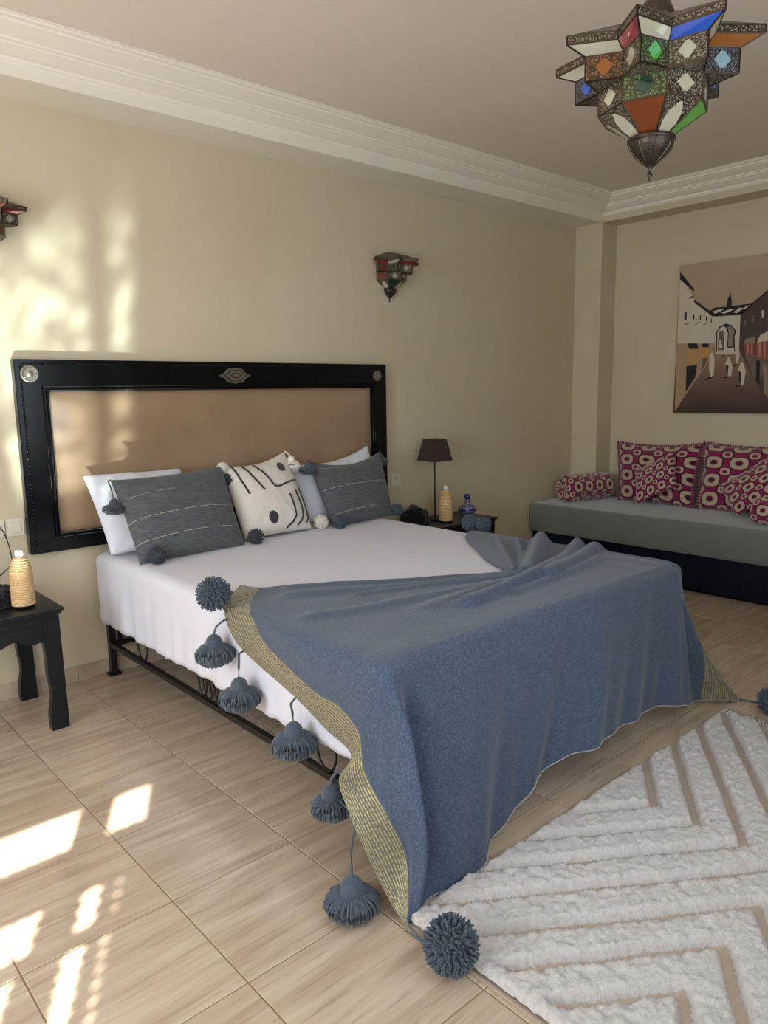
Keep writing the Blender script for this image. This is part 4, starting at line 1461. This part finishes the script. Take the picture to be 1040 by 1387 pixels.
# ------------------------------------------------------------------ painting
PXF = 4.872
def pp(px_, py_):
    """picture units: u 0..1 left to right over 160 units, v down over 1000 units -> (y, z)"""
    return None
pic = thing('painting', 'unframed sepia canvas of an old walled street market with an archway above the daybed', 'painting', (4.89, -1.45, 1.87))
PY0, PY1, PZ0, PZ1 = -0.862, -2.02, 1.285, 2.464
k = NT('painted_canvas', 0.65, spec=0.25)
v = k.coords(geo=True)
sp = k.n('SeparateXYZ'); k.l(v, sp.inputs[0])
zz = k.math('DIVIDE', k.math('SUBTRACT', sp.outputs[2], PZ0), PZ1 - PZ0)
c = k.ramp(zz, [(0.0, rgb(58, 44, 40)), (0.12, rgb(92, 72, 64)), (0.32, rgb(140, 112, 92)), (0.5, rgb(176, 156, 130)), (1.0, rgb(186, 168, 142))])
c = k.mix(k.math('MULTIPLY', k.noise(v, 6, 4), 0.25), c, rgb(120, 98, 80))
k.base(c)
k.bump(k.noise(v, 300, 2), 0.3, 0.001)
M_CANVAS = k.m
box_obj('canvas', PXF, XR - 0.002, PY1, PY0, PZ0, PZ1, M_CANVAS, pic, 0.002)
def paint(c, name='paint'):
    return simple(name, c, 0.7)
P_WHITE, P_DARK, P_BRN, P_TAN = paint(rgb(212, 200, 182), 'paint_white'), paint(rgb(30, 24, 24), 'paint_dark'), paint(rgb(78, 62, 56), 'paint_brown'), paint(rgb(178, 148, 118), 'paint_tan')
P_RED, P_OCH, P_SHADE, P_MID = paint(rgb(160, 80, 62), 'paint_red'), paint(rgb(196, 150, 70), 'paint_ochre'), paint(rgb(120, 96, 82), 'paint_shade'), paint(rgb(150, 130, 110), 'paint_mid')
# traced corner positions on the canvas: a = distance right of the left edge / 0.60, b = height above the bottom / 1.179
A = {}
def cv(x, y):
    # x 0..100 over the visible 0.5 m, y 0..100 over height
    return (PY0 - x / 100 * 0.565, PZ0 + y / 100 * (PZ1 - PZ0))
layers = []
def art(poly, mat, lev):
    m = MB()
    y = PXF - 0.0006 * lev
    m.prism([cv(*p) for p in poly], 'x', y - 0.0005, y, mat)
    o = m.build('painted_shape', mat, pic)
art([(1.1, 94.3),(24.2, 76.3),(54.9, 63.8),(56.3, 46.3),(1.8, 47.8)], P_WHITE, 1)
art([(1.8, 47.8),(56.1, 46.4),(55.8, 38.9),(17.9, 12.6),(2.5, 0.7)], P_TAN, 1)
art([(1.4, 95.8),(23.5, 83.0),(22.3, 81.8),(1.4, 91.0)], P_DARK, 3)
art([(23.5, 76.5),(55.2, 65.1),(52.9, 63.6),(24.4, 74.3)], P_DARK, 3)
art([(10.6, 68.4),(13.8, 68.4),(14.0, 63.4),(10.6, 63.6)], P_DARK, 3)
art([(23.4, 66.6),(25.3, 66.6),(25.5, 63.2),(23.5, 63.3)], P_DARK, 3)
art([(33.3, 65.6),(34.9, 65.6),(35.0, 62.4),(33.3, 62.5)], P_DARK, 3)
art([(42.1, 64.3),(43.5, 64.3),(43.7, 61.5),(42.1, 61.6)], P_DARK, 3)
art([(49.6, 62.8),(50.8, 62.8),(50.8, 59.9),(49.6, 60.0)], P_DARK, 3)
art([(11.0, 60.6),(19.3, 61.8),(18.9, 61.1),(11.5, 59.7)], P_SHADE, 3)
art([(26.5, 60.0),(34.5, 61.5),(34.2, 60.7),(26.9, 59.4)], P_SHADE, 3)
art([(38.6, 59.4),(44.2, 60.7),(43.9, 60.0),(39.1, 58.9)], P_SHADE, 3)
art([(14.3, 78.1),(23.9, 79.1),(23.7, 78.0),(15.9, 77.3)], P_SHADE, 3)
art([(54.9, 63.7),(89.7, 63.4),(90.1, 47.2),(90.3, 38.7),(58.2, 39.4)], P_WHITE, 1)
art([(59.3, 40.5),(58.2, 54.0),(62.5, 57.3),(70.4, 58.8),(78.4, 57.6),(83.9, 54.7),(85.1, 52.2),(83.4, 50.1),(85.3, 40.2)], P_DARK, 3)
art([(60.5, 40.7),(59.8, 53.9),(63.4, 56.3),(68.1, 57.5),(72.0, 55.5),(74.2, 52.5),(74.3, 40.4)], P_WHITE, 5)
art([(75.6, 43.9),(75.2, 53.4),(73.1, 56.7),(78.4, 56.6),(82.3, 54.4),(83.0, 52.2),(81.6, 50.2),(82.8, 43.6)], P_MID, 5)
art([(61.8, 41.7),(61.2, 49.0),(62.8, 53.9),(66.9, 54.7),(69.2, 51.7),(70.1, 41.6)], P_SHADE, 7)
art([(63.2, 43.2),(63.0, 48.0),(65.5, 48.9),(67.8, 43.1)], P_WHITE, 9)
art([(74.7, 40.4),(74.9, 43.1),(83.7, 42.8),(84.4, 40.1)], P_WHITE, 7)
art([(47.1, 67.9),(54.7, 69.8),(71.2, 69.6),(87.3, 69.9),(105.0, 70.2),(95.8, 66.0),(89.6, 64.0),(54.9, 64.0)], P_DARK, 3)
art([(50.8, 67.3),(61.1, 68.4),(67.3, 68.1),(55.2, 65.7)], P_WHITE, 5)
art([(63.5, 66.2),(75.6, 67.9),(81.6, 67.5),(67.6, 65.2)], P_WHITE, 5)
art([(79.8, 65.5),(87.4, 68.2),(93.5, 67.8),(85.8, 64.9)], P_WHITE, 5)
art([(91.7, 67.1),(97.3, 69.0),(101.6, 69.2),(95.6, 66.9)], P_WHITE, 5)
art([(70.8, 69.3),(71.3, 75.3),(72.9, 76.0),(73.8, 80.0),(75.8, 75.9),(77.3, 72.4),(77.0, 69.6)], P_DARK, 3)
art([(89.7, 63.6),(123.7, 76.5),(132.9, 7.2),(110.8, 23.5),(99.8, 32.7),(90.8, 41.5)], P_BRN, 1)
art([(89.6, 64.7),(123.5, 77.6),(123.7, 76.1),(89.7, 63.4)], P_DARK, 3)
art([(94.9, 60.4),(97.5, 60.6),(97.5, 56.8),(94.9, 56.7)], P_SHADE, 3)
art([(104.4, 62.1),(108.1, 62.7),(108.0, 58.8),(104.8, 58.4)], P_SHADE, 3)
art([(117.5, 65.1),(120.0, 65.6),(120.7, 60.5),(118.1, 60.6)], P_WHITE, 3)
art([(17.5, 47.6),(31.3, 47.0),(33.5, 43.3),(19.8, 43.7)], P_DARK, 3)
art([(19.8, 43.7),(33.5, 43.3),(33.3, 33.0),(18.1, 32.0)], P_OCH, 3)
art([(17.2, 32.1),(32.9, 32.4),(30.8, 23.9),(17.7, 14.4)], P_DARK, 3)
art([(22.5, 43.6),(24.8, 43.5),(25.5, 32.5),(23.4, 32.3)], P_TAN, 5)
art([(27.8, 43.5),(29.2, 43.4),(29.9, 32.8),(28.5, 32.8)], P_TAN, 5)
art([(38.2, 46.7),(47.8, 46.5),(49.2, 44.1),(39.8, 44.2)], P_DARK, 3)
art([(39.5, 44.2),(48.8, 44.1),(48.7, 38.0),(38.9, 36.6)], P_OCH, 3)
art([(39.5, 36.6),(48.3, 37.8),(46.2, 33.8),(39.1, 27.7)], P_SHADE, 3)
art([(98.4, 48.0),(111.9, 49.2),(110.4, 45.2),(96.3, 45.0)], P_MID, 3)
art([(97.2, 45.0),(110.4, 45.2),(111.0, 38.2),(99.1, 37.9)], P_RED, 3)
art([(101.4, 45.0),(103.0, 45.1),(103.5, 38.1),(102.3, 38.0)], P_TAN, 5)
art([(106.5, 45.1),(107.6, 45.1),(108.5, 38.3),(107.4, 38.2)], P_TAN, 5)
art([(117.5, 50.0),(126.9, 51.9),(127.8, 46.0),(113.5, 45.5)], P_WHITE, 3)
art([(113.1, 45.3),(127.8, 46.0),(129.4, 34.0),(113.5, 36.6)], P_RED, 3)
art([(116.6, 45.5),(118.8, 45.7),(119.6, 36.0),(117.3, 36.4)], P_TAN, 5)
art([(123.0, 45.7),(124.6, 45.9),(126.0, 34.9),(124.4, 35.1)], P_TAN, 5)
art([(99.1, 37.8),(111.0, 38.1),(116.1, 36.0),(129.4, 33.8),(129.9, 29.3),(117.2, 20.1),(110.8, 24.0)], P_SHADE, 3)
art([(114.5, 34.4),(119.3, 33.7),(120.4, 19.1),(115.6, 20.6)], P_DARK, 5)
art([(122.5, 32.3),(129.7, 30.3),(132.6, 9.6),(127.3, 13.4)], P_MID, 5)
art([(50.8, 38.6),(53.5, 40.9),(56.3, 38.8),(58.1, 33.5),(57.5, 24.2),(52.7, 24.2),(50.3, 31.6)], P_WHITE, 7)
art([(44.2, 22.3),(51.9, 24.3),(56.6, 23.7),(47.4, 22.0)], P_DARK, 5)
art([(77.2, 37.4),(79.5, 35.0),(83.2, 31.5),(82.3, 24.8),(77.9, 24.3),(76.3, 31.0),(72.4, 32.1)], P_WHITE, 7)
art([(74.9, 32.1),(77.9, 31.4),(77.3, 24.9),(75.2, 25.9)], P_DARK, 9)
art([(69.7, 23.5),(76.6, 24.6),(80.7, 23.9),(72.6, 23.1)], P_DARK, 5)
art([(94.2, 33.2),(97.0, 33.0),(101.4, 27.5),(100.0, 18.9),(96.1, 18.4),(95.0, 26.1),(91.2, 28.8)], P_WHITE, 7)
art([(92.6, 27.5),(95.4, 26.9),(95.9, 19.3),(93.3, 20.8)], P_DARK, 9)
art([(86.5, 18.0),(94.7, 18.7),(97.7, 18.2),(89.7, 17.2)], P_DARK, 5)
art([(84.8, 45.1),(88.7, 45.8),(92.0, 37.7),(89.9, 32.3),(87.4, 33.0)], P_WHITE, 7)
art([(82.3, 31.1),(87.8, 32.4),(89.9, 31.7),(84.1, 30.5)], P_DARK, 5)
art([(68.5, 43.9),(70.8, 45.1),(73.6, 43.1),(72.9, 38.5),(70.4, 38.9)], P_WHITE, 7)
art([(66.9, 37.4),(70.8, 38.5),(72.6, 38.1),(68.1, 37.0)], P_DARK, 5)
# the street scene carries on to the right of what the photograph shows
art([(123.9, 76.5), (204, 100), (204, 1), (133.1, 7.2)], P_BRN, 1)

# ------------------------------------------------------------------ pierced metal lanterns
def filigree(name, back):
    k = NT(name, 0.4, spec=0.5)
    v = k.coords(geo=True)
    vo = k.t.nodes.new('ShaderNodeTexVoronoi')
    vo.inputs['Scale'].default_value = 115
    vo.feature = 'DISTANCE_TO_EDGE'
    k.l(v, vo.inputs['Vector'])
    metal = k.math('LESS_THAN', vo.outputs['Distance'], 0.15)
    k.base(k.mix(metal, back, rgb(74, 62, 52)))
    k.l(k.math('MULTIPLY', metal, 0.7), k.b.inputs['Metallic'])
    k.bump(metal, 0.5, 0.002)
    return k.m
F_CREAM, F_GREEN, F_AMBER, F_BLUE = filigree('filigree_cream', rgb(122, 113, 96)), filigree('filigree_green', rgb(84, 112, 58)), filigree('filigree_amber', rgb(120, 80, 44)), filigree('filigree_blue', rgb(86, 96, 112))
def glass(name, c):
    k = NT(name, 0.08, c, spec=0.6, coat=0.4, trans=0.25)
    v = k.coords(geo=True)
    k.bump(k.noise(v, 40, 2), 0.08, 0.002)
    return k.m
G_CREAM, G_GREEN, G_AMBER = glass('cream_glass', rgb(186, 182, 158)), glass('green_glass', rgb(70, 168, 40)), glass('amber_glass', rgb(150, 86, 26))
G_RED, G_BLUE, G_ICE = glass('red_glass', rgb(140, 44, 58)), glass('blue_glass', rgb(50, 90, 190)), glass('ice_glass', rgb(150, 180, 190))
G_BROWN = glass('brown_glass', rgb(124, 62, 20))
G_DGREEN = glass('dark_green_glass', rgb(16, 60, 40))

def lantern(root, C, S, rot, keep, pal, top=True):
    C = Vector(C)
    Rt, Rv = 0.235 * S, 0.160 * S
    def P(r, a, z):
        return C + Vector((r * math.cos(a), r * math.sin(a), z * S))
    frame = MB()
    fil = {}
    FR = M_BRASS
    tags = dict(cream_glass='cream glass pane', green_glass='green glass pane', amber_glass='amber glass pane', red_glass='red glass pane',
                blue_glass='blue glass pane', ice_glass='pale blue glass pane', brown_glass='brown glass pane', dark_green_glass='dark green glass pane')
    def panel(a, b, c, d, style, gm, fm=None, rr=0.0032):
        """a b bottom, c d top (a-b-c-d loop), outward normal found from the centre axis"""
        pts = [a, b, c, d] if d is not None else [a, b, c]
        cen = sum(pts, Vector()) / len(pts)
        if not keep(cen):
            return
        nrm = (pts[1] - pts[0]).cross(pts[2] - pts[0]).normalized()
        if nrm.dot(cen - Vector((C.x, C.y, cen.z - 0.02 * S))) < 0:
            nrm = -nrm
        for i in range(len(pts)):
            frame.tube([pts[i], pts[(i + 1) % len(pts)]], rr * S ** 0.5, 5, FR, smooth=False)
        th = 0.0012
        def slab(pp_, n_, off, mat, name):
            m = MB()
            f_ = [p + nrm * (off + th) for p in pp_]
            g_ = [p + nrm * (off - th) for p in pp_]
            m.face(f_, mat)
            m.face(list(reversed(g_)), mat)
            for i in range(len(pp_)):
                m.face([f_[i], g_[i], g_[(i + 1) % len(pp_)], f_[(i + 1) % len(pp_)]], mat)
            o = m.build(name, mat, root)
            if mat.name in tags:
                tag(o, tags[mat.name])
            return o
        if style == 'full':
            slab(pts, 0, 0, gm, 'glass_pane')
        elif style == 'fil':
            slab(pts, 0, 0, fm, 'pierced_panel')
        else:
            slab(pts, 0, 0, fm, 'pierced_panel')
            if style == 'diamond':
                u = ((b - a) + (c - d)) * 0.5
                v_ = ((d - a) + (c - b)) * 0.5
                dd = [cen - u * 0.24, cen - u * 0.05 - v_ * 0.33, cen + u * 0.05 - v_ * 0.33, cen + u * 0.24, cen + u * 0.05 + v_ * 0.33, cen - u * 0.05 + v_ * 0.33]
            else:
                bot, topc = (a + b) * 0.5, (c + d) * 0.5
                dd = []
                for t in (0.04, 0.3, 0.6, 0.86):
                    l_, r_ = a.lerp(d, t), b.lerp(c, t)
                    wd = {0.04: 0.34, 0.3: 0.36, 0.6: 0.24, 0.86: 0.03}[t]
                    dd.append((l_.lerp(r_, 0.5 - wd), l_.lerp(r_, 0.5 + wd)))
                dd = [x[0] for x in dd] + [x[1] for x in reversed(dd)]
            slab(dd, 0, 0.0022, gm, 'glass_pane')
    for k_ in range(8):
        at = rot + k_ * PI / 4
        al, ar = at - PI / 8, at + PI / 8
        p = pal[k_]
        z0, z1, z2, z3, z4 = 0.126, 0.194, 0.262, 0.330, 0.356
        z5 = 0.377
        # taper, drum
        panel(P(.058 * S, al, z0), P(.058 * S, ar, z0), P(Rv, ar, z1), P(Rv, al, z1), p['taper'][0], p['taper'][1], p['taper'][2])
        panel(P(Rv, al, z1), P(Rv, ar, z1), P(Rv, ar, z2), P(Rv, al, z2), p['drum'][0], p['drum'][1], p['drum'][2])
        # spike: underside, two faces, two flares, rim
        panel(P(Rv, al, z2), P(Rv, ar, z2), P(Rt, at, z2), None, 'fil', None, F_CREAM)
        for side, aa in (('a', al), ('b', ar)):
            fs = p['face_' + side]
            panel(P(Rv, aa, z2), P(Rt, at, z2), P(Rt, at, z3), P(Rv, aa, z3), fs[0], fs[1], fs[2])
            Rt2, Rv2 = 0.298 * S, 0.190 * S
            panel(P(Rv, aa, z3), P(Rt, at, z3), P(Rt2, at, z4), P(Rv2, aa, z4), 'full', p['flare_' + side])
            panel(P(Rv2, aa, z4), P(Rt2, at, z4), P(Rt2, at, z5), P(Rv2, aa, z5), 'fil', None, F_CREAM)
        # closing roof
        panel(P(0.190 * S, al, z5), P(0.298 * S, at, z5), P(0.05 * S, at, 0.45), P(0.05 * S, al, 0.45), 'fil', None, F_CREAM, 0.002)
        panel(P(0.190 * S, ar, z5), P(0.298 * S, at, z5), P(0.05 * S, at, 0.45), P(0.05 * S, ar, 0.45), 'fil', None, F_CREAM, 0.002)
    frame.build('metal_frame', FR, root)
    m = MB()
    m.lathe([(r * S, C.z + z * S) for r, z in ((.002, 0.0), (.004, .004), (.004, .010), (.008, .014), (.008, .019), (.004, .023), (.005, .034), (.010, .042), (.016, .047), (.030, .058), (.050, .076), (.063, .094), (.066, .106), (.066, .112), (.071, .114), (.071, .122), (.064, .126), (.058, .129))],
            32, FR, (C.x, C.y))
    bmc = m.build('pierced_cup', F_METAL, root)
    bmc.data.materials.clear(); bmc.data.materials.append(F_METAL)
    m = MB()
    for a in range(8):
        an = rot + a * PI / 4 + PI / 8
        m.tube([P(.066 * S, an, .112), P(.066 * S, an, .105), P(.063 * S, an, .093), P(.05 * S, an, .076), P(.03 * S, an, .058), P(.012 * S, an, .044)], 0.003 * S, 5, FR)
    m.build('cup_rib', FR, root)
    if top:
        m = MB()
        m.lathe([(0.05 * S, C.z + .445 * S), (.055 * S, C.z + .465 * S), (.04 * S, C.z + .50 * S), (.012 * S, C.z + .53 * S), (.008 * S, C.z + .56 * S)], 24, FR, (C.x, C.y))
        m.build('cap', FR, root)
        m = MB()
        z = C.z + .555 * S
        kk = 0
        while z < HC - 0.05:
            ringp = [(C.x + (0.010 * math.cos(t) if kk % 2 else 0), C.y + (0 if kk % 2 else 0.010 * math.cos(t)), z + 0.016 + 0.018 * math.sin(t)) for t in np.linspace(0, 2 * PI, 13)]
            m.tube(ringp, 0.0022, 5, FR)
            z += 0.028
            kk += 1
        tag(m.build('chain', FR, root), kind='stuff')
        m = MB()
        m.lathe([(0.004, HC - 0.06), (0.05, HC - 0.03), (0.06, HC - 0.003)], 24, FR, (C.x, C.y))
        m.build('ceiling_rose', FR, root)
F_METAL = filigree('pierced_bronze', rgb(16, 14, 12))
def pal(taper, drum, fa, fb, fla, flb):
    return dict(taper=taper, drum=drum, face_a=fa, face_b=fb, flare_a=fla, flare_b=flb)
DC, DG, DA, DB = ('diamond', G_CREAM, F_CREAM), ('diamond', G_GREEN, F_GREEN), ('diamond', G_AMBER, F_AMBER), ('diamond', G_BLUE, F_BLUE)
DI = ('diamond', G_ICE, F_BLUE)
PC = ('petal', G_CREAM, F_CREAM)
ROT = math.radians(200.0)
# k = 0 faces the camera (tip -9 deg), k = 1 is the next to the right, k = 7 the next to the left
pals = {
    0: pal(('full', G_BROWN, None), ('diamond', G_DGREEN, F_GREEN), DC, DG, G_RED, G_CREAM),
    1: pal(PC, DC, DC, DI, G_BLUE, G_CREAM),  # left flare's blue paints the sky reflected in that pane
    2: pal(('full', G_GREEN, None), DC, DI, DC, G_AMBER, G_CREAM),
    3: pal(PC, DC, DB, DA, G_GREEN, G_RED), 4: pal(PC, DG, DC, DI, G_CREAM, G_BLUE), 5: pal(('full', G_BROWN, None), DC, DA, DB, G_AMBER, G_CREAM),
    6: pal(('petal', G_CREAM, F_CREAM), DB, DC, DB, G_CREAM, G_CREAM),
    7: pal(PC, DC, DG, DA, G_GREEN, G_CREAM)}
LC = (1.049, -2.717, 2.101)
ch = thing('lantern_chandelier', 'star shaped pierced metal chandelier with coloured glass panes hanging from the ceiling', 'chandelier', LC)
lantern(ch, LC, 0.955, ROT, lambda c: True, [pals[i] for i in range(8)])
sp0 = pal(('full', G_DGREEN, None), DC, ('diamond', G_DGREEN, F_GREEN), DC, G_CREAM, G_DGREEN)
sp1 = pal(PC, ('diamond', G_RED, F_AMBER), DC, ('diamond', G_RED, F_AMBER), G_RED, G_RED)
for (lc, lab) in (((2.475, -0.004, 2.105), 'half star shaped metal and glass wall lantern right of the headboard'),
                  ((-0.085, -0.004, 2.105), 'metal and glass wall lantern at the left edge, above the headboard corner')):
    t = thing('wall_lantern', lab, 'wall lamp', lc, 'half star wall lanterns')
    lantern(t, lc, 0.72, math.radians(-112.5), lambda c: c.y < -0.010, [sp0, sp1, sp1, sp0, sp0, sp1, sp0, sp1], top=False)
    box_obj('back_plate', lc[0] - 0.05, lc[0] + 0.05, -0.006, -0.0005, 2.26, 2.35, M_BRASS, t, 0.001)
